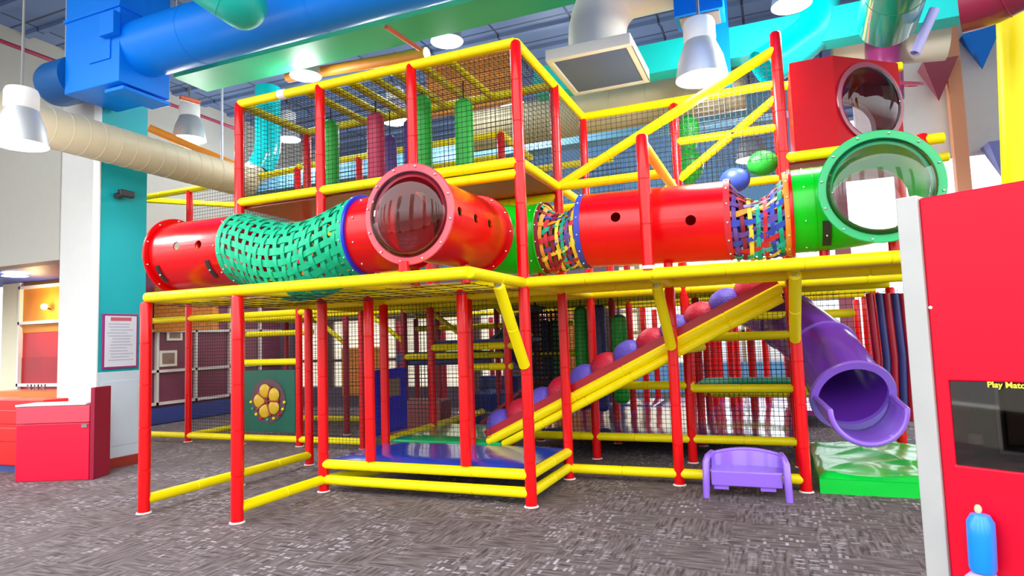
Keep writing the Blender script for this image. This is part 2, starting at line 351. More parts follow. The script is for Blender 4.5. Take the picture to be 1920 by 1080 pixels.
for i, j, z0, z1 in [(-1, 0, 0, 2.1), (0, 0, 0, 2.1), (-1, 1, 0, 4.6), (0, 1, 0, 4.6), (1, 1, 2.18, 4.6), (2, 1, 0, 4.6), (2, 2, 0, 4.6), (3, 2, 0, 2.1), (4, 2, 0, 4.70),
                     (5, 2, 0, 3.42), (5, 3, 0, 4.6), (3, 1, 2.18, 3.44), (-1, 2, 0, 4.58), (0, 2, 0, 2.12), (1, 2, 0, 2.12), (.51, 1, .36, 2.12), (1.44, 1, .36, 2.12),
                     (-4, 3, 0, 4.46), (-3, 3, 0, 2.1), (-2, 3, 0, 4.55), (-1, 3, 0, 4.55), (0, 3, 0, 4.55), (1, 3, 0, 4.56), (2, 3, 0, 4.56), (3, 3, 0, 4.56), (4, 3, 0, 4.58)]:
    post(i, j, z0, z1, foot=(z0 == 0))
for j in (4, 5, 6, 7):
    for i in range(-4, 6):
        if (i, j) in ((-3, 4), (-3, 5), (-4, 6), (-3, 6), (-4, 7)): continue
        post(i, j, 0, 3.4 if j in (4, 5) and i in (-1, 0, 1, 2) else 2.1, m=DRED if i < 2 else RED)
for j, x in ((5.4, 2.75), (5.8, 3.25), (6.4, 3.3), (5.1, 3.55), (6.6, 2.55), (6.6, 3.7)): post(x, j, 0, 2.1, m=RED)

# level rails
for a in [(-1, 0, ZD, 2, 0, ZD), (2, 0, ZD, 2, 2, ZD), (-1, 0, ZD, -1, 1, ZD), (-1, 1, ZD, 2, 1, ZD), (2, 1, ZD, 5.6, 1, ZD), (-1, 2, ZD, 2, 2, ZD), (2, 2, ZD, 5.6, 2, ZD),
          (0, 0, ZD, .5, 1, ZD), (1, 0, ZD, 1, 1, ZD), (-1, 1, ZD, -1, 3, ZD), (0, 1, ZD, 0, 3, ZD), (1, 1, ZD, 1, 3, ZD), (2, 2, ZD, 2, 3, ZD), (3, 1, ZD, 3, 2, ZD), (4, 1, ZD, 4, 3, ZD),
          (-5.2, 3, ZD, -1, 3, ZD), (-1, 3, ZD, 2, 3, ZD), (2, 3, ZD, 5.2, 3, ZD), (-4, 4, ZD, 1, 4, ZD), (1, 4, ZD, 5, 4, ZD), (0, 5, ZD, 5, 5, ZD), (1, 6, ZD, 5, 6, ZD), (-2, 6, ZD, 1, 6, ZD),
          (-4, 3, ZD, -4, 6, ZD),
          # base rails
          (-1, 0, .13, -1, 2, .13), (0, 0, .13, 0, 1, .13), (0, 1, .13, 2, 1, .13), (2, 1, .13, 2, 2, .13), (2, 2, .12, 3, 2, .12), (3, 2, .12, 4, 2, .12), (0, 1, .13, .6, 2, .13),
          # bench deck
          (0, 1, .30, 2, 1, .30), (2, 1, .30, 2, 2, .30), (0, 2, .36, 0, 4.4, .38),
          (-4, 3, .11, -1, 3, .11), (-5, 3, .11, -4, 3, .11), (-4, 3, .11, -4, 5, .11), (1.25, 3, .29, 3, 3, .29), (3, 3, .29, 4, 3, .29), (-4, 5, .11, -1, 5, .11),
          # inner steps
          (0, 3, 1.51, 1.2, 3, 1.51), (.5, 3, 1.22, 1.05, 3, 1.22), (-3, 3, 1.35, -2, 3, 1.35), (3, 3, 1.54, 4, 3, 1.54), (3, 3, .91, 4, 3, .91), (3.05, 4, .8, 4.6, 4, .8), (2.9, 5, .62, 4.6, 5, .62),
          (3, 5, 1.5, 4.6, 5, 1.5), (-3.9, 4, 1.85, -2.6, 4, 1.85), (-1, 4, 1.35, 1.6, 4, 1.35), (-1.4, 5, 1.85, 1.2, 5, 1.85), (3, 2, 1.42, 3.15, 3, 1.42), (2.1, 3, .95, 3.05, 3, .95), (3, 3, 1.78, 4.6, 3.6, 1.78),
          # upper deck
          (-1, 1, ZU, 2, 1, ZU), (1.1, 1, 3.24, 2, 1, 3.24), (2, 1, ZU, 2, 3, ZU), (-1, 2, ZU, 2, 2, ZU), (1, 2, 3.24, 2, 2, 3.24), (2, 2, ZU, 3, 2, ZU), (-1, 1, ZU, -1, 2, ZU), (4, 2, ZU, 5.15, 2, ZU), (4, 3, ZU, 5.4, 3, 3.45),
          (-5.2, 3, ZU, -4, 3, ZU), (-4, 3, ZU, -1, 3, ZU), (-1, 3, ZU, 2, 3, ZU), (3, 1, ZU, 3, 3, ZU), (2, 4, 3.3, 4, 4, 3.3), (0, 4, ZU, 2, 4, ZU), (0, 5, ZU, 2, 5, ZU), (2, 3, 3.42, 4, 3, 3.42),
          # roof
          (-1, 1, ZT, 2, 1, ZT), (2, 1, ZT, 2, 3, ZT), (-1, 2, ZT, 2, 2, ZT), (-1, 1, ZT, -1, 2, ZT), (2, 3, ZT, 4, 3, ZT), (-5.2, 3, 4.46, -4, 3, 4.46), (-4, 3, 4.46, -2, 3, 4.52), (-2, 3, 4.55, 1, 3, 4.55), (0, 3, 4.2, 1, 3, 4.2),
          (1, 3, 4.55, 1, 4, 4.5), (1, 4, 4.3, 2.1, 4, 4.3), (1, 5, 4.3, 2.1, 5, 4.3), (3, 3, 4.05, 4, 3, 4.05), (-5.2, 3, 4.46, -4, 4, 4.4), (4, 3, 4.55, 5.1, 3, 4.55)]:
    R2(*a)
R2(2, 2, ZU, 4, 2, 4.52, name='sloping_rail'); R2(2.85, 3, 3.42, 4, 3, 4.42, name='sloping_rail')
s_ = at(530, 172, y=G); rail((s_.x - .06, G, ZT), (s_.x + .06, G, ZT), r=.060, name='sleeve', m=WHT)
for x in (-.23, .10, .38, .68, .98, 1.32, 1.64): rail((x, G, ZT), (x, 2 * G, ZT), r=.046, name='roof_rail')
def brace(a, b):
    a, b = Vector(a), Vector(b)
    o = rail(a, b, r=.054, name='brace'); d = (b - a).normalized(); k = 1 / math.hypot(d.x, d.y)
    MB().lathe([(.001, -.03), (.035, -.03), (.035, .02), (.001, .02)], a, (d - Vector((0, 0, 0))), 12).build('bolt', BOLT, o)
MB().lathe([(.001, 0), (.06, 0), (.066, .03), (.001, .05)], g(3, 1, ZD + .045), n=16).build('post_cap', WHT, frame)
brace((2 * G, .60, 2.08), (2 * G + .01, 1.15, 1.33)); brace((3 * G - .02, 1.75, 2.08), (3 * G, 2.36, 1.45)); brace((4 * G, 1.45, 2.08), (4 * G - .01, 2.37, 1.50))
for i, y in ((-1, 4), (0, 4), (1, 4), (-2, 4)): rail(g(i, y, 1.6), g(i - .55, y, 2.1), r=.04, name='brace')

# nets: knotted black netting
def net(pts, cell=.055, w=.0040, name='net_panel', m=None, par=None):
    P = [Vector(p) for p in pts]; O = P[0]; U = (P[1] - O).normalized(); N = U.cross(P[-1] - O).normalized(); V = N.cross(U)
    q = [((p - O).dot(U), (p - O).dot(V)) for p in P]; mb = MB()
    for ax in (0, 1):
        lo, hi = min(t[ax] for t in q), max(t[ax] for t in q); c = lo + cell / 2
        while c < hi:
            hs = []
            for a, b in zip(q, q[1:] + q[:1]):
                if (a[ax] - c) * (b[ax] - c) < 0: t = (c - a[ax]) / (b[ax] - a[ax]); hs.append(a[1 - ax] + t * (b[1 - ax] - a[1 - ax]))
            if len(hs) >= 2:
                h0, h1 = min(hs), max(hs)
                A = O + (U * c + V * h0 if ax == 0 else U * h0 + V * c); B = O + (U * c + V * h1 if ax == 0 else U * h1 + V * c)
                mb.strand(A, B, w)
            c += cell
    return mb.build(name, m or BLK, par or frame, smooth=False)
def netg(*c, **k): return net([g(*p) for p in c], **k)
def nrect(i0, j0, i1, j1, z0, z1, **k): return netg((i0, j0, z0), (i1, j1, z0), (i1, j1, z1), (i0, j0, z1), **k)
for i in (-1, 0, 1): nrect(i, 1.03, i + 1, 1.03, ZU + .05, ZT - .05)
nrect(2.0, 1, 2.0, 2, ZU, ZT); nrect(2.0, 2, 2.0, 3, ZU, ZT); nrect(-1, 1, -1, 2, ZU, ZT)
netg((-1, 1, ZT - .07), (2, 1, ZT - .07), (2, 2, ZT - .07), (-1, 2, ZT - .07))
nrect(-1, 2, 2, 2, ZU, ZT)
netg((2, 2.04, ZU), (4, 2.04, ZU), (4, 2.04, 4.5)); netg((2.6, 3.03, ZU), (4, 3.03, ZU), (4, 3.03, 4.4), (2.9, 3.03, 3.5))
nrect(2, 3.03, 4, 3.03, ZU, ZT, cell=.07)
for i in (-4, -3, -2, -1): nrect(i, 3.03, i + 1, 3.03, .15, 2.1)
for i in (-4, -3, -2): nrect(i, 3.03, i + 1, 3.03, ZU, 4.45, cell=.06)
nrect(-1, 2.03, 0, 2.03, .2, 2.1); nrect(0, 2.03, 1.2, 2.03, .4, 2.1)
for i in (1, 2, 3): nrect(i, 3.03, i + 1, 3.03, .33, 2.1)
nrect(-1, 4, 2, 4, .3, 2.1, cell=.06); nrect(3.0, 4, 4.5, 4, .4, 2.1, cell=.07); nrect(4, 2, 4, 3, .2, 2.1); nrect(4, 4.5, 5.5, 4.5, .2, 2.1, cell=.08)
netg((-1, 0, ZD - .08), (-1, 1, ZD - .08), (2, 1, ZD - .08), (2, 0, ZD - .08), cell=.25)
nrect(-1, 5, 2, 5, ZU - .6, ZT, cell=.08)
# decks
def deck(i0, j0, i1, j1, z, t=.03, m=None): return MB().box(g(i0, j0, z), g(i1, j1, z + t)).build('deck_board', m or PLY, frame, smooth=False)
deck(-1, 1.05, 2, 2, ZD + .03); deck(-1, 2, 2, 3, ZD + .03); deck(2, 1.05, 5.6, 2, ZD + .03); deck(-1, 1.05, 2, 2.0, ZU - .07, m=WOOD); deck(4, 2.05, 5, 3, ZU - .07, m=WOOD)
deck(2, 3, 5, 4, ZD + .03); deck(-1, 3, 2, 5, ZD + .03, m=mat('green_deck', (.02, .2, .08), .5)); deck(-4, 4, -1, 6, ZD + .03, m=mat('green_deck', (.02, .2, .08), .5))
deck(0, 3.02, 1.2, 3.6, 1.55, .06, m=NAVY)

# ------------------------------------------------------------------ soft mats
def mat_pad(name, label, i0, j0, i1, j1, z0, z1, m, cat='play mat', wave=.0):
    mb = MB(); nx = ny = 48 if wave > .015 else 14; a, b = g(i0, j0, z0), g(i1, j1, z1); vs = []
    for q in range(ny + 1):
        for p in range(nx + 1):
            x = a.x + (b.x - a.x) * p / nx; y = a.y + (b.y - a.y) * q / ny; e = min(p, nx - p, q, ny - q) / 2
            vs.append((x, y, z1 - .03 * max(0, 1 - e) ** 2 + wave * min(1, e) * (math.sin(x * 5 + y * 3) * math.sin(y * 4 + x) + (1.3 * (1 - abs(math.sin(x * 3.1 + y * 2.2 + .6 * math.sin(y * 3)))) ** 3 + .9 * (1 - abs(math.sin(x * 1.7 - y * 4.3 + math.sin(x * 2.5)))) ** 4 if wave > .015 else 0))))
    mb.add(vs, [(q * (nx + 1) + p, q * (nx + 1) + p + 1, (q + 1) * (nx + 1) + p + 1, (q + 1) * (nx + 1) + p) for q in range(ny) for p in range(nx)])
    mb.box((a.x, a.y, z0), (b.x, b.y, z1 - .032))
    return tag(mb.build(name, m, ang=60), label, cat)
mat_pad('play_mat', 'shiny blue vinyl mat on the low deck at the front of the frame', .03, 1.06, 1.96, 2.0, .27, .37, BLUV, wave=.006)
mat_pad('play_mat', 'green vinyl mat behind the front blue mat, under the frame', .04, 2.03, 1.3, 3.2, .30, .40, GRNV, wave=.01)
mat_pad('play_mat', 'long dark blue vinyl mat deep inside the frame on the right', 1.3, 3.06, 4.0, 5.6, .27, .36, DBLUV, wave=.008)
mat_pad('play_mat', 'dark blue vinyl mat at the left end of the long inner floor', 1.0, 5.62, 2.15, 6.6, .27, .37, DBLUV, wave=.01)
mat_pad('play_mat', 'green shelf mat on the middle right climbing level', 3.05, 3.1, 4.0, 3.9, .93, .98, NGRN)
mat_pad('landing_mat', 'wrinkled bright green landing mat below the purple tube slide', 4.10, 1.98, 5.6, 3.75, .0, .17, LGRN, 'landing mat', wave=.02)
mat_pad('play_mat', 'magenta far mat beyond the long blue mat', 2.2, 5.7, 4.6, 7.5, .2, .3, mat('magenta_vinyl', (.45, .03, .30), .2, coat=.4), wave=.008)

# ------------------------------------------------------------------ tubes
def pipe(mb, path, r, th=.012, n=40):
    P = [Vector(p) for p in path]; o = len(mb.v); mb.sweep(P, r, n, False); k = len(P) * n; mb.sweep(P, r - th, n, False)
    a = o; b = o + k
    for base in (0, (len(P) - 1) * n): mb.f += [(a + base + q, a + base + (q + 1) % n, b + base + (q + 1) % n, b + base + q) for q in range(n)]; mb.mi += [mb.cur] * n
    return mb
def flange(name, c, ax, r0, r1, t, m, par):
    return MB().lathe([(r0, -t / 2), (r1 - .006, -t / 2), (r1, -t / 4), (r1, t / 4), (r1 - .006, t / 2), (r0, t / 2)], c, ax, 48, closed=True).build(name, m, par)
BOLT0 = MB().sphere((0, 0, 0), .011, 8).build('bolt', BOLT)
def bolts(c, ax, r, n, par, off=0, a0=0):
    A = Vector(ax).normalized(); u = Vector((0, 0, 1)); v = A.cross(u)
    for k in range(n):
        a = a0 + 2 * PI * k / n; dup_part(BOLT0, par, Matrix.Translation(Vector(c) + A * off + (u * math.cos(a) + v * math.sin(a)) * r))
def drill(o, holes):
    mb = MB()
    for p, d, r, L in holes: mb.lathe([(.0005, -L / 2), (r, -L / 2), (r, L / 2), (.0005, L / 2)], p, d, 24)
    c = mb.build('cutter', DARK, smooth=False)
    md = o.modifiers.new('b', 'BOOLEAN'); md.operation = 'DIFFERENCE'; md.object = c; md.solver = 'EXACT'; md.use_self = True
    dg = bpy.context.evaluated_depsgraph_get(); dg.update(); me = bpy.data.meshes.new_from_object(o.evaluated_get(dg)); o.modifiers.remove(md)
    o.data = me; bpy.data.objects.remove(c); me.polygons.foreach_set('use_smooth', [True] * len(me.polygons)); me.set_sharp_from_angle(angle=math.radians(35)); return o
def clamp(c, ax, r, a0, a1, par, wdt=.05):
    """black bracket strap round the lower part of a tube"""
    A = Vector(ax).normalized(); u = Vector((0, 0, 1)); v = A.cross(u); mb = MB(); n = 8; vs = []
    for q in range(n + 1):
        a = a0 + (a1 - a0) * q / n; d = u * math.cos(a) + v * math.sin(a)
        for rr, s in ((r + .001, -1), (r + .014, -1), (r + .014, 1), (r + .001, 1)): vs.append(Vector(c) + d * rr + A * s * wdt / 2)
    fs = [(q * 4 + e, q * 4 + (e + 1) % 4, q * 4 + 4 + (e + 1) % 4, q * 4 + 4 + e) for q in range(n) for e in range(4)] + [(0, 1, 2, 3), (n * 4 + 3, n * 4 + 2, n * 4 + 1, n * 4)]
    mb.add(vs, fs); mb.build('bracket', DARK, par, ang=50)
    dup_part(BOLT0, par, Matrix.Translation(Vector(c) + (u * math.cos((a0 + a1) / 2) + v * math.sin((a0 + a1) / 2)) * (r + .018)))
def stub(x, y, z0, z1, par): MB().sweep([(x, y, z0), (x, y, z1)], .045, 12).build('support', RED, par)
TR = .375; YA, ZA = .61, 2.655; YB, ZB = 1.83, 2.665
# red tube at the far left
t = thing('crawl_tube', 'red plastic crawl tube with three round holes at the left end of the tube run', 'crawl tube', (-1.0, YA, ZD), 'crawl tubes on the middle level')
o = pipe(MB(), [(-1.50, YA, ZA), (-.50, YA, ZA)], TR, .014, 56).build('tube_shell', REDP, t)
hz = []
for px, py in ((333, 461), (374, 459), (416, 457)): p = at(px, py, y=YA - TR + .02); hz.append((p, (0, 1, 0), .045, .3))
drill(o, hz)
f = flange('end_flange', (-1.52, YA, ZA), (1, 0, 0), TR - .06, TR + .055, .03, REDP, t); bolts((-1.52, YA, ZA), (1, 0, 0), TR + .028, 10, t, .018)
bolts((-.56, YA, ZA), (1, 0, 0), TR + .004, 8, t); clamp((-1.40, YA, ZA), (1, 0, 0), TR, PI * .62, PI * .80, t); clamp((-.68, YA, ZA), (1, 0, 0), TR, PI * .62, PI * .80, t); stub(-.55, YA, ZD, ZA - TR + .01, t)

def woven(name, label, grp, x0, x1, y, zf, rf, nl, nr, wl, wr, mats, cl, cr, ends, tw=0):
    """open-weave webbing tube: ribbons along it and rings round it, over and under"""
    t = thing(name, label, 'net tube', ((x0 + x1) / 2, y, ZD), grp); mb = MB(); L = x1 - x0; seg = 4 * (nr + 1)
    def pt(u, a, off=0):
        r = rf(u, a) + off; return Vector((x0 + L * u, y - r * math.sin(a), zf(u) + r * math.cos(a)))
    for k in range(nl):
        a = 2 * PI * k / nl; da = wl / TR / 2; vs = []; mb.cur = cl[k % len(cl)]
        for q in range(seg + 1):
            u = q / seg; ph = .007 * math.cos(PI * (u * (nr + 1) + k)); ww = da * (1 + .12 * math.sin(7 * u + k))
            aw = a - tw * u * u * (3 - 2 * u) + (.05 * math.sin(9 * u + 2.3 * k) * math.sin(PI * u) if tw else 0)
            for s in (-1, 1):
                vs.append(pt(u, aw + s * ww, ph)); vs.append(pt(u, aw + s * ww, ph + .004))
        mb.add(vs, [f for q in range(seg) for b in (q * 4,) for f in ((b + 1, b + 3, b + 7, b + 5), (b, b + 4, b + 6, b + 2), (b, b + 1, b + 5, b + 4), (b + 2, b + 6, b + 7, b + 3))])
    n = nl * 4
    for k in range(nr):
        u0 = (k + 1) / (nr + 1); vs = []; mb.cur = cr[k % len(cr)]; du = wr / L / 2
        for q in range(n):
            a = 2 * PI * q / n; ph = -.007 * math.cos(PI * (a / (2 * PI) * nl + k + 1)); uw = u0 + .012 * math.sin(3 * a + k)
            for s in (-1, 1): vs.append(pt(uw + s * du, a, ph)); vs.append(pt(uw + s * du, a, ph + .004))
        mb.add(vs, [f for q in range(n) for b, c in ((q * 4, (q + 1) % n * 4),) for f in ((b + 1, b + 3, c + 3, c + 1), (b, c, c + 2, b + 2), (b, b + 1, c + 1, c), (b + 2, c + 2, c + 3, b + 3))])
    mb.build('webbing', mats, t, ang=70)
    for u, m in ((0, ends[0]), (1, ends[1])): c = (x0 + L * u, y, zf(u)); MB().lathe([(TR + .004, -.028), (TR + .012, -.028), (TR + .012, .028), (TR + .004, .028)], c, (1, 0, 0), 48, closed=True).build('end_band', m, t); bolts(c, (1, 0, 0), TR + .014, 14, t)
    return t
woven('woven_net_tube', 'sagging green webbing net tube between the two red tubes on the left', None, -.50, 1.0, YA, lambda u: ZA - .19 * math.sin(PI * u) ** 1.3, lambda u, a: TR + .02 * math.sin(PI * u), 22, 17, .062, .046, [NGRN], [0], [0], (NGRN, NGRN))

# tee with the front bubble
TX, TZ = 1.87, 2.69
t = thing('crawl_tube', 'red tee-shaped crawl tube with a round bubble window facing the front', 'crawl tube', (TX, YA, ZD), 'crawl tubes on the middle level')
ob = pipe(MB(), [(TX, .06, TZ), (TX, 1.35, TZ)], TR, .014, 56).build('tube_shell', REDP, t)
drill(ob, [((TX + TR - .03, at(px, py, x=TX + TR - .02).y, at(px, py, x=TX + TR - .02).z), (1, 0, .0), .042, .2) for px, py in ((859, 397), (889, 410), (915, 420))] + [((TX - TR, YA, TZ - .02), (1, 0, 0), TR - .03, .5)])
pipe(MB(), [(1.03, YA, ZA), (TX - TR + .10, YA, TZ - .02)], TR - .004, .014, 48).build('side_branch', REDP, t)
flange('end_ring', (1.045, YA, ZA), (1, 0, 0), TR - .03, TR + .03, .03, BLUP, t); bolts((1.14, YA, ZA), (1, 0, 0), TR, 10, t)
flange('end_flange', (TX, 1.36, TZ), (0, 1, 0), TR - .03, TR + .045, .03, REDP, t); bolts((TX, 1.36, TZ), (0, 1, 0), TR + .02, 12, t, -.018)
def bubble(c, R, mring, mdome, par, hgt=.17):
    b = MB().lathe([(R * math.cos(a), -hgt * math.sin(a)) for a in [PI / 2 * q / 10 for q in range(11)]], c, (0, 1, 0), 56).build('bubble_window', mdome, par)
    fl = flange('bubble_flange', c, (0, 1, 0), R - .004, R + .062, .022, mring, par); flange('bubble_rim', (c[0], c[1] + .02, c[2]), (0, 1, 0), R - .05, R + .05, .022, par and mring, par)
    bolts(c, (0, 1, 0), R + .035, 12, par, -.016, .2)
bubble((TX, .045, TZ), .375, mat('pink_red_acrylic', (.75, .06, .09), .2, coat=.3), BUBR, t)
clamp((TX, .30, TZ), (0, 1, 0), TR, -PI * .62, -PI * .82, t); clamp((TX, 1.2, TZ), (0, 1, 0), TR, -PI * .60, -PI * .82, t); stub(TX - .05, .03, ZD, TZ - TR - .03, t); stub(TX + .1, .9, ZD, TZ - TR + .01, t)
# green elbow
t = thing('crawl_tube', 'bright green elbow tube right behind the red post, joining the two tube runs', 'crawl tube', (2.1, 1.7, ZD), 'crawl tubes on the middle level')
R_ = YB - 1.38; pa = [(TX + R_ - R_ * math.cos(PI / 2 * q / 12), 1.38 + R_ * math.sin(PI / 2 * q / 12), TZ + (ZB - TZ) * q / 12) for q in range(13)] + [(2.46, YB, ZB)]
pipe(MB(), pa, TR, .014, 48).build('tube_shell', GRN, t); flange('end_flange', (2.47, YB, ZB), (1, 0, 0), TR - .03, TR + .02, .02, GRN, t); flange('seam_ring', (TX + R_ - .02, YB, ZB), (1, 0, 0), TR - .01, TR + .008, .02, GRN, t)
bolts((2.40, YB, ZB), (1, 0, 0), TR, 8, t); clamp((TX + .02, 1.46, TZ), (.2, 1, 0), TR, -PI * .62, -PI * .8, t); stub(2.42, YB, ZD, ZB - TR + .01, t)
MC = [mat('web_red', (.62, .02, .04), .6), mat('web_orange', (.85, .32, .03), .6), mat('web_blue', (.03, .07, .55), .6), mat('web_green', (.0, .42, .26), .6), mat('web_yellow', (.90, .72, .05), .6), mat('web_purple', (.14, .06, .34), .6), mat('web_maroon', (.25, .01, .03), .6), mat('web_turquoise', (.0, .55, .5), .6)]
pinch = lambda k: (lambda u, a: TR - k * math.sin(PI * u) * max(0, math.cos(a)) ** 1 * 1.0 - .02 * math.sin(PI * u) + .012 * math.sin(5 * a) * math.sin(PI * u))
woven('woven_net_tube', 'multicoloured webbing net tube between the green elbow and the long red tube', None, 2.49, 2.93, YB, lambda u: ZB - .02 * math.sin(PI * u) + .03 * u, pinch(.13), 24, 7, .050, .036, MC, [0, 4, 3, 6, 2, 1, 3, 0, 5, 4, 6], [1, 0, 6, 4, 3, 5, 4], (MC[6], MC[2]), .4)
woven('woven_net_tube', 'multicoloured webbing net tube between the long red tube and the right green tube', None, 4.35, 4.86, YB, lambda u: ZB - .05 * math.sin(PI * u) + .01, pinch(.17), 24, 7, .052, .036, MC, [7, 4, 5, 6, 0, 5, 1, 2, 5, 2, 0], [5, 6, 4, 3, 0, 2, 3], (MC[0], MC[1]), .45)
t = thing('crawl_tube', 'long red crawl tube with two dark round holes in the middle of the right run', 'crawl tube', (3.6, YB, ZD), 'crawl tubes on the middle level')
o = pipe(MB(), [(2.95, YB, 2.70), (4.34, YB, ZB)], TR + .005, .014, 56).build('tube_shell', REDP, t)
drill(o, [(at(px, py, y=YB - TR), (0, 1, 0), .048, .2) for px, py in ((1154, 407), (1295, 413))]); flange('seam_ring', (3.62, YB, 2.684), (1, 0, -.02), TR - .01, TR + .009, .02, REDP, t); stub(3.75, YB, ZD, ZB - TR + .01, t)
# right green tube and bubble
BX, BYY = 5.55, 1.27
t = thing('crawl_tube', 'bright green tube end with the large clear bubble window on the right', 'crawl tube', (5.2, 1.6, ZD), 'crawl tubes on the middle level')
r_ = .40; pa = [(4.90, YB, 2.69), (BX - r_, YB, 2.69)] + [(BX - r_ + r_ * math.sin(PI / 2 * q / 10), YB - r_ + r_ * math.cos(PI / 2 * q / 10), 2.69 + .02 * q / 10) for q in range(1, 11)] + [(BX, BYY + .02, 2.72)]
o = pipe(MB(), pa, TR + .01, .014, 48).build('tube_shell', GRN, t)
drill(o, [((BX - .02, YB + .05, 2.71), (0, 1, 0), .31, .9)]); MB().lathe([(.001, 0), (.33, 0)], (BX - .02, YB + .02, 2.71), (0, 1, 0), 40).build('rear_window', BUBC, t)
flange('end_flange', (4.89, YB, 2.68), (1, 0, 0), TR - .04, TR + .035, .03, REDP, t); flange('seam_ring', (5.08, YB, 2.69), (1, 0, 0), TR - .01, TR + .016, .012, GRN, t); bolts((5.0, YB, 2.69), (1, 0, 0), TR + .01, 8, t, 0, .4)
bubble((BX, BYY, 2.735), .40, mat('green_acrylic', (.0, .48, .14), .25, coat=.2), BUBC, t); clamp((5.16, YB, 2.69), (1, 0, 0), TR + .01, PI * .64, PI * .86, t, .07); stub(5.15, YB, ZD, 2.69 - TR, t); stub(BX + .1, 1.5, ZD, 2.69 - TR, t)

# ------------------------------------------------------------------ red cubicle, top right
REDC = mat('cubicle_red', (.55, .0, .008), .5, spec=.2, var=.08, vscale=2)
t = thing('cubicle', 'red plastic lookout cubicle with a round window on the upper right level', 'play cubicle', (5.4, 3.0, ZU))
def shrink(poly, d):
    cx = sum(p[0] for p in poly) / len(poly); cy = sum(p[1] for p in poly) / len(poly); return [(cx + (x - cx) * (1 - d), cy + (y - cy) * (1 - d)) for x, y in poly]
poly = [(5.0, 2.58), (5.41, 2.58), (6.08, 3.12), (6.08, 3.6), (5.0, 3.6)]; z0, z1 = 3.40, 4.40
o = MB().prism(poly, z0, z1).build('cubicle_shell', [REDC], t, smooth=False)
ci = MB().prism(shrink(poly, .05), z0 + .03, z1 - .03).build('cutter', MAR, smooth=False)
fn = Vector((.54, -.67, 0)).normalized(); fc = Vector((5.745, 2.85, 0)); hp = at(1627, 200, y=2.85); hp = Vector((5.75, 2.855, 3.93))
def boolcut(o, c, op='DIFFERENCE'):
    md = o.modifiers.new('b', 'BOOLEAN'); md.operation = op; md.object = c; md.solver = 'EXACT'; dg = bpy.context.evaluated_depsgraph_get(); dg.update()
    me = bpy.data.meshes.new_from_object(o.evaluated_get(dg)); o.modifiers.remove(md); o.data = me; bpy.data.objects.remove(c)
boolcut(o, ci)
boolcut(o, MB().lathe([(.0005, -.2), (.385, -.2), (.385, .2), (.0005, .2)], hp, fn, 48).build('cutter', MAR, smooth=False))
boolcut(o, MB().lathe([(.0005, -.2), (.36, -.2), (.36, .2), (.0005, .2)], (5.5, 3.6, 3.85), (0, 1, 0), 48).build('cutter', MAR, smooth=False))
MB().lathe([(.375, -.012), (.43, -.012), (.43, .012), (.375, .012)], hp + fn * .012, fn, 48, closed=True).build('window_ring', MAR, t)
MB().lathe([(.38 * math.cos(a), .14 * math.sin(a)) for a in [PI / 2 * q / 8 for q in range(9)]], hp + fn * .01, fn, 48).build('bubble_window', BUBR, t)
MB().lathe([(.35, -.012), (.40, -.012), (.40, .012), (.35, .012)], (5.5, 3.58, 3.85), (0, 1, 0), 48, closed=True).build('opening_ring', WHT, t)

# ------------------------------------------------------------------ hanging bags
def bag(label, x, y, z0, z1, r, m, grp, ztop):
    t = thing('hanging_bag', label, 'hanging bag', (x, y, z0), grp)
    MB().lathe([(.001, z0), (r * .6, z0 + .01), (r * .95, z0 + .05), (r, z0 + .1), (r * 1.02, (z0 + z1) / 2), (r, z1 - .1), (r * .95, z1 - .04), (r * .55, z1), (.001, z1 + .005)], (x, y, 0), n=20).build('bag_body', m, t)
    MB().sweep([(x, y, z1), (x, y, ztop)], .008, 6).build('strap', BLK, t)
for x, y, z0, z1, r, m, l in [(-.33, 1.83, 3.42, 4.42, .10, BGRN, 'green padded bag hanging nearest the left end of the top level'), (.34, 1.83, 3.42, 4.40, .105, BGPINK, 'crimson padded bag hanging in the top level between the left green and right bags'),
                              (.27, 2.25, 3.42, 4.25, .085, BGPUR, 'purple padded bag half hidden behind the crimson bag'), (.67, 2.1, 3.42, 4.35, .09, BGPUR, 'purple padded bag hanging just left of the third red top post'),
                              (1.0, 1.83, 3.42, 4.5, .105, BGRN, 'green padded bag hanging just right of the third red top post'), (1.54, 1.83, 3.42, 4.36, .105, BGRN, 'green padded bag hanging second from the right corner of the top level')]:
    bag(l, x, y, z0, z1, r, m, 'padded bags hanging in the top level', ZT)
for px, p0, p1, m, wd, l in [(1006, 590, 765, BGPINK, 30, 'dark crimson bag hanging leftmost in the lower level'), (1027, 600, 748, BGNAV, 22, 'navy bag hanging beside the dark crimson bag in the lower level'), (1047, 600, 752, BGRN, 20, 'green bag hanging behind the second front post, lower level'),
                         (1094, 575, 712, BGRN, 26, 'dull green bag hanging left of the inner red post, lower level'), (1131, 568, 772, BGNAV, 26, 'navy blue bag hanging behind the ball ramp, lower level'), (1167, 590, 757, BGRN, 30, 'bright green bag hanging rightmost behind the ball ramp')]:
    y = 5.35 if px < 1060 else (4.5 if px != 1167 else 4.2)
    a, b = at(px, p0, y=y), at(px, p1, y=y); dd = (RC.transposed() @ (a - CAM)); dep = -dd.z
    bag(l, b.x, y, max(b.z, .5), min(a.z, 2.05), wd / 2 * dep / FOC, m, 'padded bags hanging in the lower level', ZD)
for px, y0, y1 in ((1290, 215, 345),): pass
t = thing('hanging_bag', 'tall lumpy green padded figure hanging behind the sloping rails', 'hanging bag', at(1300, 340, y=4.6))
p0 = at(1290, 215, y=4.6); p1 = at(1292, 345, y=4.6)
MB().sweep([p1 + (p0 - p1) * k for k in (0, .12, .3, .5, .56, .75, .9, 1)], [.05, .18, .21, .10, .12, .17, .14, .04], 18).build('bag_body', BGRN, t)
